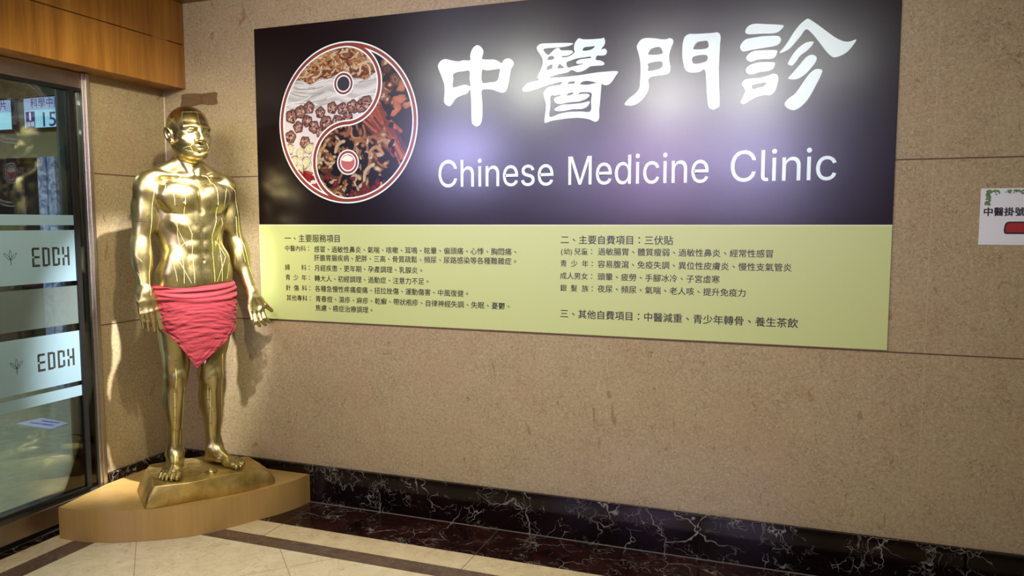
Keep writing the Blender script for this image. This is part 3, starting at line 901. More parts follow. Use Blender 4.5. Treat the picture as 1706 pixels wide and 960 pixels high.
    for i in range(26):
        blob(rs.uniform(-.3, .6), rs.uniform(-.97, -.66), .05, .035, rs.uniform(0, 3), C(120, 34, 34) if i % 3 else C(30, 14, 14), dk, .7)
    for i in range(34):
        blob(rs.uniform(-.4, .9), rs.uniform(-.9, .5), rs.uniform(.03, .07), rs.uniform(.02, .05), rs.uniform(0, 3), C(10, 7, 6), dk, .2)
    # grid mesh inside the circle
    keep = (U ** 2 + V ** 2) < .985
    idx = -np.ones((N, N), int)
    idx[keep] = np.arange(keep.sum())
    verts = np.stack([EX + U[keep] * ER, np.full(keep.sum(), YB - 0.0004), EZ + V[keep] * ER], 1)
    a, b, c, d = idx[:-1, :-1], idx[:-1, 1:], idx[1:, 1:], idx[1:, :-1]
    ok = (a >= 0) & (b >= 0) & (c >= 0) & (d >= 0)
    me = mesh_from('herb_picture', verts, np.stack([a[ok], b[ok], c[ok], d[ok]], 1).tolist())
    at = me.color_attributes.new('print', 'FLOAT_COLOR', 'POINT')
    col = np.concatenate([img[keep], np.ones((keep.sum(), 1))], 1).astype(np.float32)
    at.data.foreach_set('color', col.ravel())
    return me
m = NT('herb_photo_print')
at = m.n('ShaderNodeVertexColor', layer_name='print')
m.color(at.outputs[0])
m.set(Roughness=0.26)
emblem = link_mesh('emblem', herb_print(), m.m, banner)

def ribbon(name, path, w, y, mat, closed):
    """flat printed line of width w along a path in the banner plane"""
    P = np.array(path)
    n = len(P)
    verts, faces = [], []
    for i in range(n):
        if closed:
            t = P[(i + 1) % n] - P[i - 1]
        else:
            t = P[min(i + 1, n - 1)] - P[max(i - 1, 0)]
        t = t / (np.linalg.norm(t) + 1e-9)
        q = np.array([-t[1], t[0]]) * w / 2
        verts += [(P[i][0] + q[0], y, P[i][1] + q[1]), (P[i][0] - q[0], y, P[i][1] - q[1])]
    for i in range(n if closed else n - 1):
        j = (i + 1) % n
        faces.append((2 * i, 2 * i + 1, 2 * j + 1, 2 * j))
    return mesh_from(name, verts, faces)
def circ(cx, cz, r, n=96, a0=0.0, a1=2 * math.pi, end=False):
    return [(cx + r * math.cos(a0 + (a1 - a0) * i / n), cz + r * math.sin(a0 + (a1 - a0) * i / n)) for i in range(n + (1 if end else 0))]
R1 = ER * 0.972
scurve = circ(EX, EZ + R1 / 2, R1 / 2, 48, math.pi / 2, -math.pi / 2, True) + circ(EX, EZ - R1 / 2, R1 / 2, 48, math.pi / 2, 3 * math.pi / 2, True)[1:]
outer = circ(EX, EZ, R1, 160)
DZ = 0.505 * R1
d1, d2 = circ(EX - 0.012, EZ + DZ, 0.048), circ(EX + 0.006, EZ - DZ, 0.052)
k = 0
for w, mt in ((0.030, V_WHITE), (0.0165, V_RUST)):
    k += 1
    y = YB - 0.0005 - 0.0003 * k
    link_mesh('emblem_outline', ribbon('r', outer, w, y, mt, True), mt, emblem)
    link_mesh('emblem_curve', ribbon('r', scurve, w, y - 0.00005, mt, False), mt, emblem)
def disc(path, y): return mesh_from('disc', [(p[0], y, p[1]) for p in path], [list(range(len(path)))])
link_mesh('upper_eye', disc(d1, YB - 0.0012), V_BLACK, emblem)
link_mesh('lower_eye', disc(d2, YB - 0.0012), plain('eye_fill_red', (176, 84, 78), 0.36), emblem)
ms = [disc(catmull([(EX - .03, EZ - DZ + .012), (EX + .0, EZ - DZ + .036), (EX + .036, EZ - DZ + .02), (EX + .02, EZ - DZ + .004)], 5), YB - 0.00125)]
link_mesh('lower_eye_slice', join_meshes('s', ms), plain('eye_slice', (226, 220, 190), 0.36), emblem)
for w, mt, y in ((0.024, V_WHITE, YB - 0.0013), (0.0115, V_RUST, YB - 0.0015)):
    for dd in (d1, d2):
        link_mesh('eye_ring', ribbon('r', dd, w, y, mt, True), mt, emblem)

# ================================================================== notice at the right, tape above the statue
nt = box('paper_notice', (4.012, -0.0022, 1.4195), (4.36, -0.0006, 1.6365), plain('notice_paper', (214, 214, 212), 0.4))
tag(nt, 'white paper notice with green leaf border and red arrow, right of the banner', 'notice')
link_mesh('lettering', line_mesh('中醫掛號', 4.0235, .0350, 1.547, -0.0028, .03), V_BLACK, nt)
rs = random.Random(3)
bm = bmesh.new()
for i in range(170):
    if i < 60:
        x, z = 4.030 + rs.uniform(0, .014), 1.628 - rs.uniform(0, .055)
    else:
        x, z = 4.030 + rs.uniform(0, .30), 1.6285 - abs(rs.gauss(0, .006))
        if math.sin(x * 75) < -0.75: continue
    a = rs.uniform(0, 6.28); r = rs.uniform(.003, .006)
    vs = [bm.verts.new((x + r * math.cos(a + t) * (1 if k % 2 else .7), -0.0026 - 0.00001 * (i % 20), z + r * math.sin(a + t) * (1 if k % 2 else .7))) for k, t in enumerate([0, .8, 1.6, 2.4, 3.1, 3.9, 4.7, 5.5])]
    bm.faces.new(vs)
link_mesh('leaf_border', bm_mesh('leaf_border', bm), plain('leaf_green', (92, 122, 70), 0.5), nt)
def shifted(pts, dx): return [(x + dx, z) for x, z in pts]
bar_out = [(4.082, 1.464), (4.080, 1.478), (4.083, 1.498), (4.088, 1.506), (4.096, 1.509), (4.229, 1.509), (4.229, 1.530), (4.300, 1.486), (4.229, 1.444), (4.229, 1.461), (4.090, 1.461)]
bar_in = [(4.087, 1.470), (4.085, 1.479), (4.088, 1.496), (4.092, 1.502), (4.098, 1.504), (4.235, 1.504), (4.235, 1.516), (4.285, 1.486), (4.235, 1.456), (4.235, 1.467), (4.092, 1.467)]
link_mesh('arrow_outline', fill_mesh([shifted(bar_out, .0145)], 0.0004, -0.0027, 1, False), V_BLACK, nt)
link_mesh('arrow', fill_mesh([shifted(bar_in, .0145)], 0.0004, -0.0031, 1, False), plain('arrow_red', (150, 34, 26), 0.4), nt)
bm = bmesh.new()
for i in range(6):
    bm_box(bm, (4.0135, -0.0026, 1.43 + i * .026), (4.024, -0.0023, 1.431 + i * .026))
bm_box(bm, (4.016, -0.0026, 1.4285), (4.35, -0.0023, 1.4295))
link_mesh('ruled_margin', bm_mesh('ruled_margin', bm), plain('pale_blue_line', (176, 190, 196), 0.5), nt)

tape = catmull([(.128, 2.215), (.2, 2.219), (.27, 2.213), (.33, 2.217), (.372, 2.214), (.368, 2.185), (.37, 2.152), (.31, 2.150), (.26, 2.156), (.2, 2.147), (.12, 2.150), (.126, 2.185)], 3)
m = NT('brown_tape'); n = m.noise(m.mapping((8, 8, 30)), 4, 4)
m.color(m.ramp(n.outputs[0], [(.35, srgb(92, 66, 34)), (.6, srgb(134, 104, 66))])); m.set(Roughness=0.25, Alpha=0.42)
tp = link_mesh('adhesive_tape', fill_mesh([tape], 0.0006, -0.0012, 1, False), m.m)
tag(tp, 'torn strip of brown adhesive tape on the wall above the statue head', 'tape')
# ================================================================== corner plinth
arc = catmull([(.930, -.030), (.905, -.170), (.828, -.335), (.682, -.585), (.455, -.748), (.262, -.826), (.088, -.843)], 10, False)
poly = [(.030, -.030)] + arc + [(.030, -.520)]
pl = prism('corner_plinth', poly, 0.001, 0.155, PLINTHW, bevel=0.002)
tag(pl, 'low curved maple wood plinth filling the room corner under the gold statue', 'plinth')
VJ = plain('veneer_joint', (166, 126, 70), 0.5)
for k in (12, 22, 30, 40, 50):
    bm = bmesh.new()
    p = Vector(arc[k]); q = Vector(arc[k + 1]); t = (q - p).normalized(); n = Vector((-t.y, t.x))
    if n.dot(p) < 0: n = -n
    vs = []
    for z in (0.003, 0.152):
        for s, o in ((-.0007, .0004), (.0007, .0004)):
            c = p + t * s + n * o
            vs.append(bm.verts.new((c.x, c.y, z)))
    bm.faces.new((vs[0], vs[1], vs[3], vs[2]))
    link_mesh('veneer_joint', bm_mesh('veneer_joint', bm), VJ, pl)

# ================================================================== the gold acupuncture statue
SO = np.array([0.49, -0.35, 0.26])
AZ = math.radians(-21.0)
SL = np.array([-math.sin(AZ), math.cos(AZ), 0.0])     # the statue's own left
SF = np.array([math.cos(AZ), math.sin(AZ), 0.0])      # its facing direction
def to_world(p):
    p = np.asarray(p, float)
    return SO + p[..., :1] * SL + p[..., 1:2] * SF + p[..., 2:3] * np.array([0, 0, 1.0])

H = 0.0025
class Field:
    """signed distance of a body grown by smooth unions and carved by smooth cuts, on a regular grid"""
    def __init__(s, lo, hi, h):
        s.lo, s.h = np.array(lo, float), h
        s.n = np.ceil((np.array(hi) - s.lo) / h).astype(int) + 1
        s.f = np.full(tuple(s.n), 0.06, np.float32)
        s.ax = [s.lo[i] + h * np.arange(s.n[i]) for i in range(3)]
    def box(s, lo, hi):
        i0 = np.clip(np.floor((np.array(lo) - s.lo) / s.h).astype(int), 0, s.n)
        i1 = np.clip(np.ceil((np.array(hi) - s.lo) / s.h).astype(int) + 1, 0, s.n)
        return tuple(slice(a, b) for a, b in zip(i0, i1))
    def grid(s, sl):
        return (s.ax[0][sl[0]][:, None, None].astype(np.float32), s.ax[1][sl[1]][None, :, None].astype(np.float32), s.ax[2][sl[2]][None, None, :].astype(np.float32))
    def blend(s, sl, d, k, op):
        a = s.f[sl]
        if op == '-':
            d = -d
            h = np.maximum(k - np.abs(a - d), 0) / k
            s.f[sl] = np.maximum(a, d) + h * h * k * 0.25
        else:
            h = np.maximum(k - np.abs(a - d), 0) / k
            s.f[sl] = np.minimum(a, d) - h * h * k * 0.25
    def seg(s, a, b, ra, rb, k=0.02, op='+'):
        a, b = np.array(a, float), np.array(b, float)
        m = max(ra, rb) + k + 0.03
        sl = s.box(np.minimum(a, b) - m, np.maximum(a, b) + m)
        X, Y, Z = s.grid(sl)
        d = b - a
        L2 = max(float(d @ d), 1e-9)
        t = np.clip(((X - a[0]) * d[0] + (Y - a[1]) * d[1] + (Z - a[2]) * d[2]) / L2, 0, 1)
        q = np.sqrt((X - a[0] - t * d[0]) ** 2 + (Y - a[1] - t * d[1]) ** 2 + (Z - a[2] - t * d[2]) ** 2) - (ra + t * (rb - ra))
        s.blend(sl, q, k, op)
    def chain(s, pts, rs_, k=0.01, k0=None):
        for i in range(len(pts) - 1):
            s.seg(pts[i], pts[i + 1], rs_[i], rs_[i + 1], (k0 if (i == 0 and k0) else k))
    def ell(s, c, r, rot=(0, 0, 0), k=0.03, op='+'):
        c, r = np.array(c, float), np.array(r, float)
        m = r.max() + k + 0.03
        sl = s.box(c - m, c + m)
        X, Y, Z = s.grid(sl)
        R = np.array(Matrix.Rotation(math.radians(rot[2]), 3, 'Z') @ Matrix.Rotation(math.radians(rot[1]), 3, 'Y') @ Matrix.Rotation(math.radians(rot[0]), 3, 'X')).T
        x, y, z = X - c[0], Y - c[1], Z - c[2]
        p = [R[i, 0] * x + R[i, 1] * y + R[i, 2] * z for i in range(3)]
        k0 = np.sqrt((p[0] / r[0]) ** 2 + (p[1] / r[1]) ** 2 + (p[2] / r[2]) ** 2)
        k1 = np.sqrt((p[0] / r[0] ** 2) ** 2 + (p[1] / r[1] ** 2) ** 2 + (p[2] / r[2] ** 2) ** 2) + 1e-9
        s.blend(sl, (k0 * (k0 - 1) / k1), k, op)

def surface(F):
    """naive surface nets"""
    f, n = F.f, F.n
    ins = f < 0
    c = np.zeros(tuple(n - 1), np.uint8)
    for dx in (0, 1):
        for dy in (0, 1):
            for dz in (0, 1):
                c += ins[dx:n[0] - 1 + dx, dy:n[1] - 1 + dy, dz:n[2] - 1 + dz]
    act = np.argwhere((c > 0) & (c < 8))
    ids = np.full(tuple(n - 1), -1, np.int32)
    ids[tuple(act.T)] = np.arange(len(act))
    corner = [(dx, dy, dz) for dx in (0, 1) for dy in (0, 1) for dz in (0, 1)]
    val = {q: f[act[:, 0] + q[0], act[:, 1] + q[1], act[:, 2] + q[2]] for q in corner}
    acc, cnt = np.zeros((len(act), 3)), np.zeros(len(act))
    for q in corner:
        for ax in range(3):
            if q[ax]: continue
            w = list(q); w[ax] = 1; w = tuple(w)
            a, b = val[q], val[w]
            x = (a < 0) != (b < 0)
            t = np.where(x, a / np.where(x, a - b, 1), 0)
            p = np.tile(np.array(q, float), (len(act), 1)); p[:, ax] += t
            acc += p * x[:, None]; cnt += x
    verts = F.lo + F.h * (act + acc / cnt[:, None])
    faces = []
    for ax in range(3):
        sl0 = [slice(1, n[i] - 1) for i in range(3)]; sl1 = list(sl0)
        sl0[ax] = slice(0, n[ax] - 1); sl1[ax] = slice(1, n[ax])
        a, b = ins[tuple(sl0)], ins[tuple(sl1)]
        e = np.argwhere(a != b)
        fl = a[tuple(e.T)]
        e = e + np.array([0 if i == ax else 1 for i in range(3)])
        u, v = (ax + 1) % 3, (ax + 2) % 3
        def at(du, dv):
            g = e.copy(); g[:, u] += du; g[:, v] += dv
            return ids[tuple(g.T)]
        q = np.stack([at(-1, -1), at(0, -1), at(0, 0), at(-1, 0)], 1)
        q[~fl] = q[~fl][:, ::-1]
        faces.append(q)
    faces = np.concatenate(faces)
    E = np.concatenate([faces[:, [0, 1]], faces[:, [1, 2]], faces[:, [2, 3]], faces[:, [3, 0]]])
    E = np.unique(np.sort(E, 1), axis=0)
    deg = np.bincount(E.ravel(), minlength=len(verts)).astype(float)[:, None]
    for lam in (0.5, -0.52, 0.5, -0.52, 0.5, -0.52, 0.4):
        s = np.zeros_like(verts)
        for i in range(3):
            s[:, i] = np.bincount(E[:, 0], verts[E[:, 1], i], len(verts)) + np.bincount(E[:, 1], verts[E[:, 0], i], len(verts))
        verts = verts + lam * (s / deg - verts)
    return verts, faces

F = Field((-0.37, -0.20, -0.01), (0.42, 0.27, 1.86), H)
# ---- trunk
F.ell((0, -.005, .955), (.178, .118, .14))
F.ell((0, .000, 1.08), (.158, .104, .17), k=.05)
F.ell((0, -.008, 1.26), (.160, .116, .20), k=.05)
F.ell((0, -.022, 1.375), (.185, .098, .115), k=.05)
for s in (-1, 1):
    F.ell((s * .080, .066, 1.362), (.094, .048, .074), (-8, s * 8, s * -16), .016)      # pectorals
    F.ell((s * .130, .048, 1.395), (.060, .040, .045), (0, s * 30, s * -25), .03)
    F.ell((s * .138, -.045, 1.26), (.042, .060, .15), (0, s * 8, 0), .04)              # back and flank
    F.ell((s * .085, .060, 1.235), (.060, .034, .030), (0, s * -35, s * -20), .03)     # costal arch
    F.ell((s * .115, .050, 1.02), (.052, .048, .090), (0, s * 8, 0), .04)              # obliques
    F.ell((s * .145, .010, .985), (.040, .060, .050), (0, 0, 0), .04)
    for z, r in ((1.195, .028), (1.128, .030), (1.055, .034)):
        F.ell((s * .034, .090, z), (.030, .016, r), (0, 0, s * -10), .018)              # abdominal muscles
    F.ell((s * .036, .086, .965), (.036, .022, .060), (0, 0, 0), .03)
    F.seg((s * .040, -.035, 1.535), (s * .165, -.045, 1.470), .042, .038, .03)          # trapezius
    F.seg((s * .018, .048, 1.474), (s * .100, .024, 1.478), .011, .010, .022)           # clavicle
    F.seg((s * .100, .024, 1.478), (s * .172, -.010, 1.480), .010, .016, .026)
    F.ell((s * .085, -.085, 1.38), (.075, .035, .10), (0, s * 15, 0), .04)
    F.ell((s * .085, -.075, .90), (.085, .075, .09), (0, 0, 0), .04)                    # gluteals
F.seg((0, .112, 1.30), (0, .106, 1.42), .004, .004, .022, '-')                          # sternal furrow
F.seg((0, .116, 1.10), (0, .118, 1.22), .003, .003, .016, '-')
F.ell((0, .114, 1.058), (.006, .008, .008), k=.008, op='-')                             # navel
for s in (-1, 1):
    F.ell((s * .084, .110, 1.338), (.006, .004, .006), k=.008)
# ---- neck
F.seg((0, -.030, 1.45), (0, -.012, 1.62), .070, .060, .03)
for s in (-1, 1):
    F.seg((s * .014, .050, 1.482), (s * .058, -.004, 1.615), .012, .014, .014)
F.ell((0, .042, 1.535), (.012, .010, .022), k=.02)
# ---- head
hd = .006
F.ell((0, -.008, 1.722), (.0945, .120, .103), k=.03)
F.ell((0, .030, 1.665), (.078, .082, .108), k=.03)
F.ell((0, .040, 1.612), (.062, .062, .052), k=.03)
F.ell((0, .084, 1.578), (.028, .022, .022), k=.03)                                      # chin
F.ell((0, .070, 1.614), (.054, .040, .034), k=.03)                                     # muzzle
for s in (-1, 1):
    F.seg((s * .066, -.004, 1.632), (s * .034, .068, 1.580), .018, .016, .03)          # jaw line
    F.ell((s * .056, .072, 1.655), (.022, .022, .018), k=.03)                           # cheek bone
    F.ell((s * .034, .090, 1.635), (.020, .018, .022), k=.025)
    F.seg((s * .014, .109, 1.712), (s * .060, .084, 1.712), .010, .010, .018)           # brow
    F.ell((s * .037, .116, 1.690), (.027, .020, .0145), (0, 0, s * -24), .014, '-')      # eye socket
    F.ell((s * .037, .088, 1.689), (.021, .017, .0150), (0, 0, s * -22), .003)          # eyeball
    F.chain([(s * .017, .099, 1.688), (s * .027, .107, 1.7005), (s * .041, .103, 1.7015), (s * .056, .086, 1.688)], [.0030, .0046, .0046, .003], .003)
    F.chain([(s * .017, .099, 1.688), (s * .028, .103, 1.6775), (s * .042, .099, 1.6770), (s * .056, .086, 1.688)], [.0025, .0034, .0034, .0025], .003)
F.seg((0, .106, 1.710), (0, .130, 1.656), .0100, .0150, .014)                           # nose bridge
F.ell((0, .131, 1.648), (.0165, .014, .0125), k=.010)
for s in (-1, 1):
    F.ell((s * .0195, .117, 1.644), (.0115, .013, .0100), k=.007)
    F.ell((s * .009, .128, 1.634), (.0045, .006, .004), k=.003, op='-')
F.seg((0, .112, 1.634), (0, .115, 1.625), .004, .003, .008, '-')                        # philtrum
F.chain([(-.040, .086, 1.612), (-.022, .104, 1.6175), (-.006, .112, 1.6200), (.006, .112, 1.6200), (.022, .104, 1.6175), (.040, .086, 1.612)], [.003, .0060, .0070, .0070, .0060, .003], .006)
F.chain([(-.038, .087, 1.609), (-.018, .104, 1.6030), (0, .110, 1.6010), (.018, .104, 1.6030), (.038, .087, 1.609)], [.003, .0074, .0086, .0074, .003], .006)
F.seg((-.036, .094, 1.6110), (0, .1205, 1.6105), .0012, .0016, .003, '-')
F.seg((0, .1205, 1.6105), (.036, .094, 1.6110), .0016, .0012, .003, '-')
F.ell((0, .109, 1.588), (.024, .006, .006), k=.014, op='-')
for s in (-1, 1):                                                                       # ears
    F.ell((s * .1005, -.004, 1.676), (.0085, .024, .040), (10, s * 12, s * 26), .010)
    F.ell((s * .1090, .000, 1.680), (.0075, .014, .026), (10, s * 12, s * 26), .006, '-')
    F.ell((s * .1025, .003, 1.674), (.006, .006, .012), (10, 0, s * 20), .006)
    F.ell((s * .094, .008, 1.640), (.007, .010, .010), (0, 0, 0), .008)
# ---- arms
def arm(s, sh, el, wr):
    sh, el, wr = map(np.array, (sh, el, wr))
    F.ell(sh + (s * .004, .004, -.005), (.062, .066, .082), (0, s * 10, 0), .035)                     # deltoid
    F.seg(sh + (s * .006, 0, -.03), el, .053, .041, .03)
    m = sh * .48 + el * .52
    F.ell(m + (s * -.002, .020, .010), (.038, .034, .085), (0, s * 8, 0), .025)          # biceps
    F.ell(m + (s * .008, -.022, .010), (.040, .034, .090), (0, s * 8, 0), .025)          # triceps
    F.seg(el, wr, .042, .0285, .02)
    u = wr - el
    F.ell(el + u * .28 + (s * .012, .004, 0), (.036, .038, .085), (0, s * 4, 0), .025)   # forearm bulge
    F.ell(el + u * .28 + (s * -.014, .008, 0), (.032, .034, .080), (0, s * 4, 0), .025)
    F.ell(el + (s * .006, -.036, .0), (.016, .014, .020), k=.02)
RS, LS = np.array((.008, -.018, 0)), np.array((-.020, .042, .005))
arm(-1, (-.196, -.035, 1.415), (-.240, -.036, 1.145), np.array((-.261, .035, .915)) + RS)
arm(1, (.196, -.035, 1.415), (.244, -.016, 1.140), np.array((.290, .040, .872)) + LS)
# ---- right hand: back of the hand forward, fingers hanging
RW = np.array((-.2595, .036, .914)) + RS
fr = {'little': [(-.2905, .048, .868), (-.2912, .058, .812), (-.2879, .060, .777), (-.2839, .056, .745)],
      'ring': [(-.2707, .055, .872), (-.2724, .070, .816), (-.2694, .072, .773), (-.2635, .064, .730)],
      'middle': [(-.2495, .055, .874), (-.2484, .070, .820), (-.2428, .072, .771), (-.2340, .064, .724)],
      'index': [(-.2287, .050, .873), (-.2215, .062, .826), (-.2145, .064, .782), (-.2070, .058, .741)]}
for nm, p in fr.items():
    p = [np.array(q) + RS for q in p]
    q = 0.9 if nm == 'little' else 1.0
    F.seg(RW + np.array((0, .004, -.006)), p[0], .0205, .0155, .03)
    F.seg(p[0], p[1], .0170 * q, .0132 * q, .014)
    F.ell(p[1], (.0130 * q, .0135 * q, .0135 * q), k=.006)
    mid = tuple(np.array(p[1]) * .25 + np.array(p[2]) * .75)
    F.seg(p[1], p[2], .0122 * q, .0108 * q, .003)
    F.seg(p[2], p[3], .0108 * q, .0084 * q, .003)
T = [np.array(q) + RS for q in ((-.245, .030, .900), (-.2210, .022, .842), (-.2170, .022, .795), (-.2180, .026, .760))]
F.seg(T[0], T[1], .020, .016, .015)
F.seg(T[1], T[2], .0135, .0115, .006)
F.seg(T[2], T[3], .0115, .0090, .003)
# ---- left hand: palm forward, fingers curling towards the viewer, thumb outward
LW = np.array((.2903, .042, .871)) + LS
fl = {'index': [(.3230, .070, .800), (.3239, .088, .7646), (.3260, .104, .7399), (.3436, .112, .7179)],
      'middle': [(.3036, .070, .797), (.3008, .088, .7603), (.3033, .106, .7294), (.3207, .114, .7058)],
      'ring': [(.2837, .066, .795), (.2786, .084, .7588), (.2776, .102, .7268), (.2906, .110, .7037)],
      'little': [(.2646, .060, .795), (.2580, .078, .7650), (.2565, .094, .7361), (.2632, .102, .7122)]}
for nm, p in fl.items():
    p = [np.array(q) + LS for q in p]
    q = 0.9 if nm == 'little' else 1.0
    F.seg(LW, p[0], .024, .0165, .02)
    F.seg(p[0], np.array(p[0]) * .4 + np.array(p[1]) * .6, .0170 * q, .0145 * q, .012)
    F.seg(np.array(p[0]) * .4 + np.array(p[1]) * .6, p[2], .0122 * q, .0110 * q, .003)
    F.seg(p[2], p[3], .0110 * q, .0086 * q, .003)
F.ell(LS + (.3120, .068, .836), (.020, .018, .034), (0, -30, 0), .014)                       # thenar
F.ell(LS + (.2680, .062, .826), (.016, .016, .036), (0, 4, 0), .014)                         # little-finger mount
F.ell(LS + (.2950, .090, .815), (.016, .010, .022), (0, -15, 0), .014, '-')
F.seg(LS + (.3130, .064, .842), LS + (.3400, .088, .806), .020, .0140, .012)
F.seg(LS + (.3400, .088, .806), LS + (.3700, .098, .776), .0132, .0098, .004)
# ---- legs
def leg(s, hip, kn, an):
    hip, kn, an = map(np.array, (hip, kn, an))
    F.seg(hip, kn + (0, 0, .02), .092, .056 if s < 0 else .061, .04)
    F.ell(hip * .6 + kn * .4 + (s * .012, .022, 0), (.070, .060, .17), (0, s * 3, 0), .04)
    F.ell(kn + (s * -.026, .024, .075), (.030, .028, .050), (0, s * 8, 0), .025)         # teardrop muscle
    F.ell(kn + (s * .028, .020, .095), (.030, .030, .060), (0, s * -6, 0), .025)
    F.ell(kn + (0, .046, .020), (.029, .017, .033), k=.016)                              # knee cap
    F.ell(kn + (0, .042, -.030), (.022, .014, .020), k=.02)
    g = 1.0 if s < 0 else 1.09
    F.seg(kn, an, .050 * g, .031 * g, .03)
    u = an - kn
    F.ell(kn + u * .30 + (s * -.018, -.030, 0), (.034, .042, .088), k=.03)               # calf
    F.ell(kn + u * .27 + (s * .020, -.028, 0), (.034, .040, .085), k=.03)
    F.ell(kn + u * .35 + (s * .022, .012, 0), (.026, .026, .11), (0, s * 2, 0), .03)
    F.seg(kn + (s * -.006, .040, -.05), kn * .35 + an * .65 + (s * -.004, .026, 0), .014, .012, .02)   # shin
    F.seg(kn * .5 + an * .5 + (0, -.030, 0), an + (0, -.028, -.03), .022, .013, .02)      # tendon
leg(-1, (-.098, -.005, .90), (-.117, .012, .470), (-.119, -.022, .095))
leg(1, (.098, -.005, .90), (.056, .035, .455), (.064, .020, .085))
def foot(s, heel, th):
    th = math.radians(th)
    f = np.array((s * math.sin(th), math.cos(th))); i = np.array((-s * math.cos(th), math.sin(th)))
    def P(a, b, z, a_=1.05, b_=1.10):
        a, b = a * a_, b * b_
        return np.array((heel[0] + f[0] * a + i[0] * b, heel[1] + f[1] * a + i[1] * b, z))
    yaw = -s * math.degrees(th)
    F.ell(P(.034, 0, .032), (.031, .036, .038), (0, 0, yaw), .025)
    F.seg(P(.058, 0, .11), P(.056, 0, .050), .033, .034, .025)
    F.seg(P(.072, .004, .068), P(.165, .010, .030), .038, .022, .03)
    F.seg(P(.165, .010, .030), P(.190, .000, .022), .022, .018, .02)
    F.seg(P(.040, -.012, .022), P(.165, -.034, .017), .024, .017, .02)
    F.seg(P(.050, .014, .030), P(.120, .026, .034), .020, .018, .025)
    F.ell(P(.180, .026, .021), (.021, .026, .020), (0, 0, yaw), .014)
    F.ell(P(.168, -.030, .017), (.022, .022, .016), (0, 0, yaw), .014)
    toes = [((.192, .027), (.222, .030), (.246, .027), .0150, .0130), ((.190, .007), (.221, .007), (.247, .004), .0105, .0092),
            ((.184, -.011), (.214, -.0125), (.236, -.016), .0100, .0088), ((.176, -.027), (.202, -.030), (.221, -.034), .0096, .0085),
            ((.166, -.041), (.186, -.045), (.201, -.048), .0092, .0082)]
    for a, b, c, r0, r1 in toes:
        r0, r1 = r0 * 1.08, r1 * 1.08
        F.seg(P(*a, .021), P(*b, .021), r0, r0 * .95, .006)
        F.seg(P(*b, .021), P(*c, r1 * .95), r0 * .95, r1, .004)
    F.ell(P(.058, .032, .088), (.012, .014, .014), (0, 0, yaw), .014)
    F.ell(P(.046, -.033, .076), (.012, .014, .014), (0, 0, yaw), .014)
foot(-1, (-.089, -.077), 31)
foot(1, (.054, -.036), 12)
# flat soles
sl = F.box((-.4, -.2, -.02), (.45, .3, .06))
X, Y, Z = F.grid(sl)
F.f[sl] = np.maximum(F.f[sl], -Z + 0 * X + 0 * Y - 0.001)

GOLD = NT('satin_gold')
n1 = GOLD.noise(GOLD.co, 5, 3, 0.5)
n2 = GOLD.noise(GOLD.co, 55, 3, 0.6)
GOLD.color(GOLD.ramp(n1.outputs[0], [(.3, srgb(164, 148, 97)), (.7, srgb(184, 167, 113))]))
GOLD.l(GOLD.ramp(n2.outputs[0], [(.3, (.31,) * 3), (.7, (.37,) * 3)]), GOLD.b.inputs['Roughness'])
GOLD.set(Metallic=1.0)
GOLD.b.inputs['Coat Weight'].default_value = 0.15
GOLD.b.inputs['Coat Roughness'].default_value = 0.12
GOLD = GOLD.m

statue = empty('statue', tuple(SO))
tag(statue, 'life-size gold acupuncture statue of a standing man wearing a red loincloth, on the corner plinth', 'statue')
V, Q = surface(F)
del F
me = bpy.data.meshes.new('body')
W = to_world(V)
me.from_pydata(W.tolist(), [], Q[:, ::-1].tolist())
me.update()
if True:
    bmv = bmesh.new(); bmv.from_mesh(me); vol = bmv.calc_volume(signed=True); bmv.free()
    if vol < 0:
        me.flip_normals()
BODY_V = W.copy(); BODY_Q = Q.copy()
body = link_mesh('body', me, GOLD, statue, smooth=True)
BVH = BVHTree.FromPolygons(BODY_V.tolist(), BODY_Q.tolist())
# ---- cast base under the feet
def wobble(p, sc, seed=0.0):
    from mathutils import noise
    return noise.noise(Vector((p[0] * sc + seed, p[1] * sc, p[2] * sc)))
top = [(.517, -.690), (.642, -.590), (.745, -.430), (.812, -.258), (.735, -.185), (.600, -.112), (.420, -.220), (.330, -.325), (.243, -.447), (.300, -.510), (.405, -.590)]
bot = [(.504, -.728), (.685, -.508), (.785, -.375), (.854, -.222), (.780, -.130), (.590, -.034), (.380, -.170), (.270, -.290), (.188, -.440), (.262, -.545), (.385, -.640)]
def roundpoly(pts, r, nc=7, ne=14):
    out = []
    for i in range(len(pts)):
        p0, p, p1, p2 = (Vector(pts[(i + k) % len(pts)]) for k in (-1, 0, 1, 2))
        a_ = p + (p0 - p).normalized() * r
        b_ = p + (p1 - p).normalized() * r
        c_ = p1 + (p - p1).normalized() * r
        out += [tuple(a_ * (1 - t) ** 2 + p * 2 * t * (1 - t) + b_ * t * t) for t in np.linspace(0, 1, nc)]
        out += [tuple(b_ + (c_ - b_) * t) for t in np.linspace(0, 1, ne + 2)[1:-1]]
    return out
tp_, bt_ = roundpoly(top, .022), roundpoly(bot, .030)
verts, faces = [], []
N = len(tp_)
cx, cy = .53, -.37
def ztop(x, y):
    k = max(0.0, min(1.0, ((x - .70) * .45 + (y + .40) * .9) / .16))
    return .2588 - .018 * k * k * (3 - 2 * k) * (1 if y > -.42 else 0)
rings = []
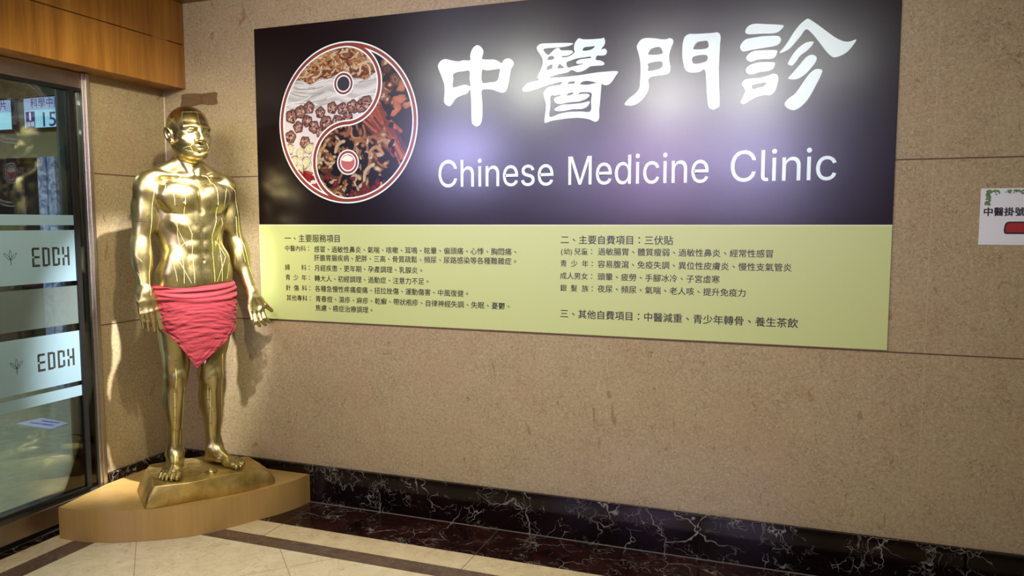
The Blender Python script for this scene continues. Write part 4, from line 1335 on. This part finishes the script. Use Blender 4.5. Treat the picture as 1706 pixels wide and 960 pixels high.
for t in np.linspace(0, 1, 24):
    prof = math.sin(t * math.pi) * 0.007
    ring = []
    for a, b in zip(bt_, tp_):
        e = t ** 1.1
        x, y = a[0] + (b[0] - a[0]) * e, a[1] + (b[1] - a[1]) * e
        r = math.hypot(x - cx, y - cy)
        z = .1556 + (ztop(*b) - .0018 - .1556) * t
        d = prof + 0.005 * wobble((x, y, z), 7) + 0.0018 * wobble((x, y, z), 36, 3)
        d *= (1 if 0.02 < t else 0)
        ring.append((x + (x - cx) / r * d, y + (y - cy) / r * d, z))
    rings.append(ring)
for sc in (.99, .97, .94, .9, .82, .72, .6, .48, .36, .24, .12, .03):
    ring = []
    for b in tp_:
        x, y = cx + (b[0] - cx) * sc, cy + (b[1] - cy) * sc
        edge = min(1, (1 - sc) / .05)
        ring.append((x, y, ztop(x, y) + .0012 * edge + 0.0014 * wobble((x, y, 0), 14, 5) * edge))
    rings.append(ring)
for r in rings: verts += r
for i in range(len(rings) - 1):
    for j in range(N):
        k = (j + 1) % N
        faces.append((i * N + j, i * N + k, (i + 1) * N + k, (i + 1) * N + j))
faces.append([(len(rings) - 1) * N + j for j in range(N)])
faces.append([j for j in range(N)][::-1])
bm = bmesh.new()
bm.from_mesh(mesh_from('t', verts, faces))
GB = NT('rough_cast_gold')
n1 = GB.noise(GB.co, 30, 5, 0.65, 0.6)
n2 = GB.noise(GB.co, 8, 4, 0.6)
GB.color(GB.ramp(n2.outputs[0], [(.35, srgb(186, 160, 92)), (.6, srgb(220, 196, 128))]))
GB.l(GB.ramp(n1.outputs[0], [(.3, (.38,) * 3), (.7, (.58,) * 3)]), GB.b.inputs['Roughness'])
GB.set(Metallic=1.0)
GB.bump(n1.outputs[0], 0.45, 0.006)
base = link_mesh('base', bm_mesh('base', bm), GB.m, statue, smooth=True)
# worn lug on the top of the base and faint red paint marks
bm = bmesh.new()
bmesh.ops.create_icosphere(bm, subdivisions=4, radius=1.0)
for v in bm.verts:
    q = v.co.copy()
    w = 1 + 0.25 * math.sin(q.x * 2.2) + 0.1 * q.y
    v.co = Vector((.636 + q.x * .030 * w, -.446 + q.y * .020 * w, .265 + q.z * .018 * (1 - .25 * (q.x > 0) * q.x)))
bmesh.ops.rotate(bm, cent=(.636, -.446, .26), matrix=Matrix.Rotation(math.radians(35), 3, 'Z'), verts=bm.verts)
link_mesh('lug', bm_mesh('lug', bm), GOLD, base, smooth=True)
bm = bmesh.new()
ux, uy = Vector((.42, .905, 0)), Vector((-.905, .42, 0))
for (a, b, L, w, ang) in [(-.02, 0, .018, .003, 1.3), (-.006, -.002, .008, .003, 0), (.014, 0, .004, .004, 0), (.05, .004, .016, .003, .5), (.055, -.006, .016, .003, -.4), (.075, 0, .018, .003, 1.2), (.088, -.004, .010, .003, .2)]:
    c = Vector((.744, -.388, .2622)) + ux * a + uy * b
    d = ux * math.cos(ang) + uy * math.sin(ang); nn = ux * -math.sin(ang) + uy * math.cos(ang)
    bm.faces.new([bm.verts.new(c + d * sx * L / 2 + nn * sy * w / 2) for sx, sy in ((-1, -1), (1, -1), (1, 1), (-1, 1))])
link_mesh('paint_mark', bm_mesh('paint_mark', bm), plain('red_paint', (164, 40, 24), 0.6), base)

# ---- loincloth: a red square folded to a triangle and wrapped round the hips
def cloth():
    from mathutils import noise
    NU, NV = 420, 170
    P = np.zeros((NV + 1, NU, 3))
    xt = -.062
    for j in range(NU):
        u = -math.pi + 2 * math.pi * j / NU                  # 0 = front
        su, cu = math.sin(u), math.cos(u)
        xs = .205 * math.copysign(abs(su) ** .82, su)
        if cu > 0:
            q = abs(xs - xt) / (.205 - math.copysign(1, xs - xt) * xt)
            zb = .524 + (.715 - .524) * min(1, q) ** 0.92
            if xs < xt: zb = .524 + (.742 - .524) * min(1, q) ** 0.95
        else:
            side = .715 if su > 0 else .742
            zb = side + (.69 - side) * (1 - abs(su)) ** .6
        ztop = .944 + .004 * math.sin(3 * u) - .010 * max(0, cu) + .006 * su
        for i in range(NV + 1):
            v = i / NV
            z = ztop + (zb - ztop) * v
            a = .192 + .012 * math.sin(min(1, (ztop - z) / .23) * math.pi) + .004
            bf = .134 + .010 * math.sin(min(1, (ztop - z) / .2) * math.pi * .8) - .09 * max(0, .72 - z) * 1.0
            bb = .150 + .02 * math.sin(min(1, (ztop - z) / .15) * math.pi * .6)
            b = bf if cu > 0 else bb
            x = a * math.copysign(abs(su) ** .82, su)
            y = b * math.copysign(abs(cu) ** .90, cu) - .004
            # folds: rolled waistband above, sagging drapes below
            sag = (x / .2) ** 2
            t = z + .045 * sag * (1 if cu > 0 else .3)
            d = 0.0
            for zc, w, amp in ((.936, .006, .006), (.921, .007, .008), (.900, .008, .009), (.876, .010, .008)):
                zz = zc + .006 * math.sin(2.3 * u + zc * 90) - .012 * max(0, cu) * (1 - sag) + .004 * su
                d += amp * math.exp(-((z - zz) / w) ** 2) * (0.75 + .25 * math.sin(u * 3 + zc * 200))
            low = min(1, max(0, (.885 - z) / .05))
            n1 = noise.noise(Vector((u * 1.3 + 3, t * 30 + .6 * math.sin(u * 2), 1.7)))
            n2 = noise.noise(Vector((u * 2.6 - 5, t * 62 + 1.1 * math.sin(u * 1.5 + 1), 4.1)))
            n3 = noise.noise(Vector((x * 26, z * 60 - abs(x - xt) * 45, 7.3)))
            n4 = noise.noise(Vector((x * 60, z * 120 - abs(x - xt) * 80, 2.3)))
            n5 = noise.noise(Vector((u * 5.5 + 9, t * 120 + 2.0 * math.sin(u * 2.2), 6.6)))
            hem = math.exp(-(z - zb) / .045)
            d += low * (.0032 * n1 + .0034 * n2 + .0018 * n5) * (1 - .5 * hem) + hem * (.0042 * n3 + .0026 * n4)
            gather = max(0, abs(su) - .72) / .28
            d += gather * .004 * noise.noise(Vector((u * 7, z * 70, 9.0))) * low
            nx, ny = x / a ** 2, y / b ** 2
            L = math.hypot(nx, ny) + 1e-9
            P[i, j] = (x + nx / L * d, y + ny / L * d, z)
    verts = to_world(P.reshape(-1, 3))
    faces = []
    for i in range(NV):
        for j in range(NU):
            k = (j + 1) % NU
            faces.append((i * NU + j, i * NU + k, (i + 1) * NU + k, (i + 1) * NU + j))
    return mesh_from('loincloth', verts, faces)
m = NT('red_cotton')
w1 = m.noise(m.co, 900, 2, 0.6)
w2 = m.noise(m.mapping((14, 14, 60)), 3, 4, 0.6)
m.color(m.ramp(w2.outputs[0], [(.3, srgb(106, 14, 22)), (.7, srgb(118, 19, 28))]))
m.set(Roughness=0.85)
m.bump(m.math('ADD', m.math('MULTIPLY', w1.outputs[0], 0.25), w2.outputs[0]), 0.35, 0.004)
lc = link_mesh('loincloth', cloth(), m.m, statue, smooth=True)
sm = lc.modifiers.new('thickness', 'SOLIDIFY'); sm.thickness = 0.003; sm.offset = -1

# ---- painted meridian lines and point marks, laid on the skin
def skin(x, z, lift=0.0006, side=None):
    """point of the skin straight in front of (x, z) in the statue's own frame; side = (dx, dy) turns the ray"""
    d = np.array((0, -1.0)) if side is None else -np.array(side) / np.linalg.norm(side)
    o = to_world(np.array((x - d[0] * .5, -d[1] * .5, z)))
    dw = SL * d[0] + SF * d[1]
    hit, nrm, i, dist = BVH.ray_cast(Vector(o), Vector(dw))
    if hit is None:
        return None
    if nrm.dot(Vector(dw)) > 0: nrm = -nrm
    return hit + nrm * lift, nrm
def painted(name, lines, w, mat, side=None, step=.004):
    verts, faces = [], []
    for ln in lines:
        pts = []
        for i in range(len(ln) - 1):
            a, b = np.array(ln[i]), np.array(ln[i + 1])
            k = max(1, int(np.linalg.norm(b - a) / step))
            pts += [a + (b - a) * q / k for q in range(k)]
        pts.append(np.array(ln[-1]))
        S = [skin(p[0], p[1], .0007, side) for p in pts]
        prev = None
        for i in range(len(S)):
            if S[i] is None:
                prev = None; continue
            p, nr = S[i]
            nb = S[i + 1] if i + 1 < len(S) else None
            pb = S[i - 1] if i > 0 else None
            q0 = pb[0] if pb else p
            q1 = nb[0] if nb else p
            t = q1 - q0
            if t.length < 1e-7: continue
            if prev is not None and (p - prev[1]).length > .03: prev = None
            sd = nr.cross(t.normalized()).normalized() * w / 2
            verts += [tuple(p + sd), tuple(p - sd)]
            k = len(verts) - 2
            if prev is not None:
                faces.append((prev[0], prev[0] + 1, k + 1, k))
            prev = (k, p)
    return mesh_from(name, verts, faces)
def mir(L): return L + [[(-x, z) for x, z in l] for l in L]
YEL = plain('yellow_line', (206, 194, 116), 0.5)
WHT = plain('white_line', (190, 190, 140), 0.5)
INK = plain('ink_line', (38, 28, 14), 0.6)
stomach = mir([[(.052, .95), (.052, 1.19), (.080, 1.26), (.084, 1.335), (.080, 1.46), (.062, 1.478), (.03, 1.482)],
               [(.098, .95), (.100, 1.12), (.112, 1.21), (.118, 1.27)]])
for ln in stomach:
    link_mesh('meridian_line', painted('m', [ln], .0015, YEL), YEL, statue)
liver = mir([[(.066, .95), (.125, 1.075), (.100, 1.13), (.072, 1.155)], [(.125, 1.25), (.074, 1.13), (.072, 1.155)], [(.128, .96), (.142, 1.04)],
             [(.118, 1.455), (.150, 1.44), (.165, 1.40)], [(.125, 1.33), (.135, 1.40), (.15, 1.42)]])
for ln in liver:
    link_mesh('meridian_line', painted('m', [ln], .0013, WHT), WHT, statue)
kidney = mir([[(.0145, .95), (.0145, 1.195), (.040, 1.255), (.044, 1.42), (.040, 1.46)]])
for ln in kidney:
    link_mesh('meridian_line', painted('m', [ln], .0012, INK), INK, statue)
marks = []
for z in np.arange(.96, 1.21, .030):
    for x, L in ((0, .007), (.0145, .006), (.052, .005)):
        marks.append([(x - L, z), (x + L * .4, z)])
        if x: marks.append([(-x - L * .4, z), (-x + L, z)])
for z in np.arange(1.26, 1.46, .034):
    for x in (.044, .084, .118):
        marks += [[(x - .006, z), (x + .004, z)], [(-x - .004, z), (-x + .006, z)]]
link_mesh('point_mark', painted('d', marks, .0024, INK, step=.003), INK, statue, 'stuff')
# limbs and face
fa = mir([[(.026, 1.655), (.030, 1.638), (.046, 1.616), (.036, 1.596), (.006, 1.588)], [(.046, 1.617), (.060, 1.613), (.066, 1.607)], [(.006, 1.586), (.034, 1.590), (.060, 1.600)],
          [(.068, 1.715), (.066, 1.755), (.056, 1.783), (.0, 1.787)]]) + [[(0, 1.715), (0, 1.787)]]
for ln in fa:
    link_mesh('meridian_line', painted('m', [ln], .0009, YEL), YEL, statue)
ra = [[(-.198, 1.40), (-.205, 1.30), (-.212, 1.15), (-.228, 1.03), (-.243, .90)], [(-.268, 1.17), (-.285, 1.09), (-.262, 1.06)], [(-.280, 1.01), (-.268, .96), (-.275, .95)]]
la = [[(.190, 1.44), (.222, 1.41), (.235, 1.30), (.252, 1.14), (.272, 1.0), (.292, .90)], [(.222, 1.28), (.236, 1.13), (.250, 1.04)]]
for ln in ra + la:
    link_mesh('meridian_line', painted('m', [ln], .0013, YEL), YEL, statue)
lg = [[(-.140, .53), (-.142, .40), (-.140, .24), (-.135, .12)], [(-.10, .43), (-.104, .27), (-.110, .13)], [(.092, .62), (.090, .52), (.094, .45)], [(.088, .44), (.088, .30), (.085, .14)], [(.018, .42), (.022, .34), (.045, .27)], [(.028, .40), (.032, .20), (.046, .10)]]
for ln in lg:
    link_mesh('meridian_line', painted('m', [ln], .0013, YEL), YEL, statue)
mk = []
for (x, z) in [(-.140, .57), (-.14, .545), (-.142, .475), (-.142, .41), (-.14, .33), (-.14, .28), (-.138, .265), (.020, .40), (.022, .345), (.045, .28), (.030, .30), (.034, .22), (.020, .46), (.09, .60), (.032, .53), (.272, 1.02), (.285, .97), (.282, .955), (.290, .93), (.288, .915), (.235, 1.30), (.25, 1.13)]:
    mk.append([(x - .007, z), (x + .005, z + .001)])
link_mesh('limb_mark', painted('h', mk, .0026, INK, step=.003), INK, statue, 'stuff')
# joints of the cast arms
for ln in ([(-.28, 1.253), (-.185, 1.247)], [(.180, 1.240), (.275, 1.240)]):
    link_mesh('arm_joint', painted('i', [ln], .0024, INK), INK, statue)
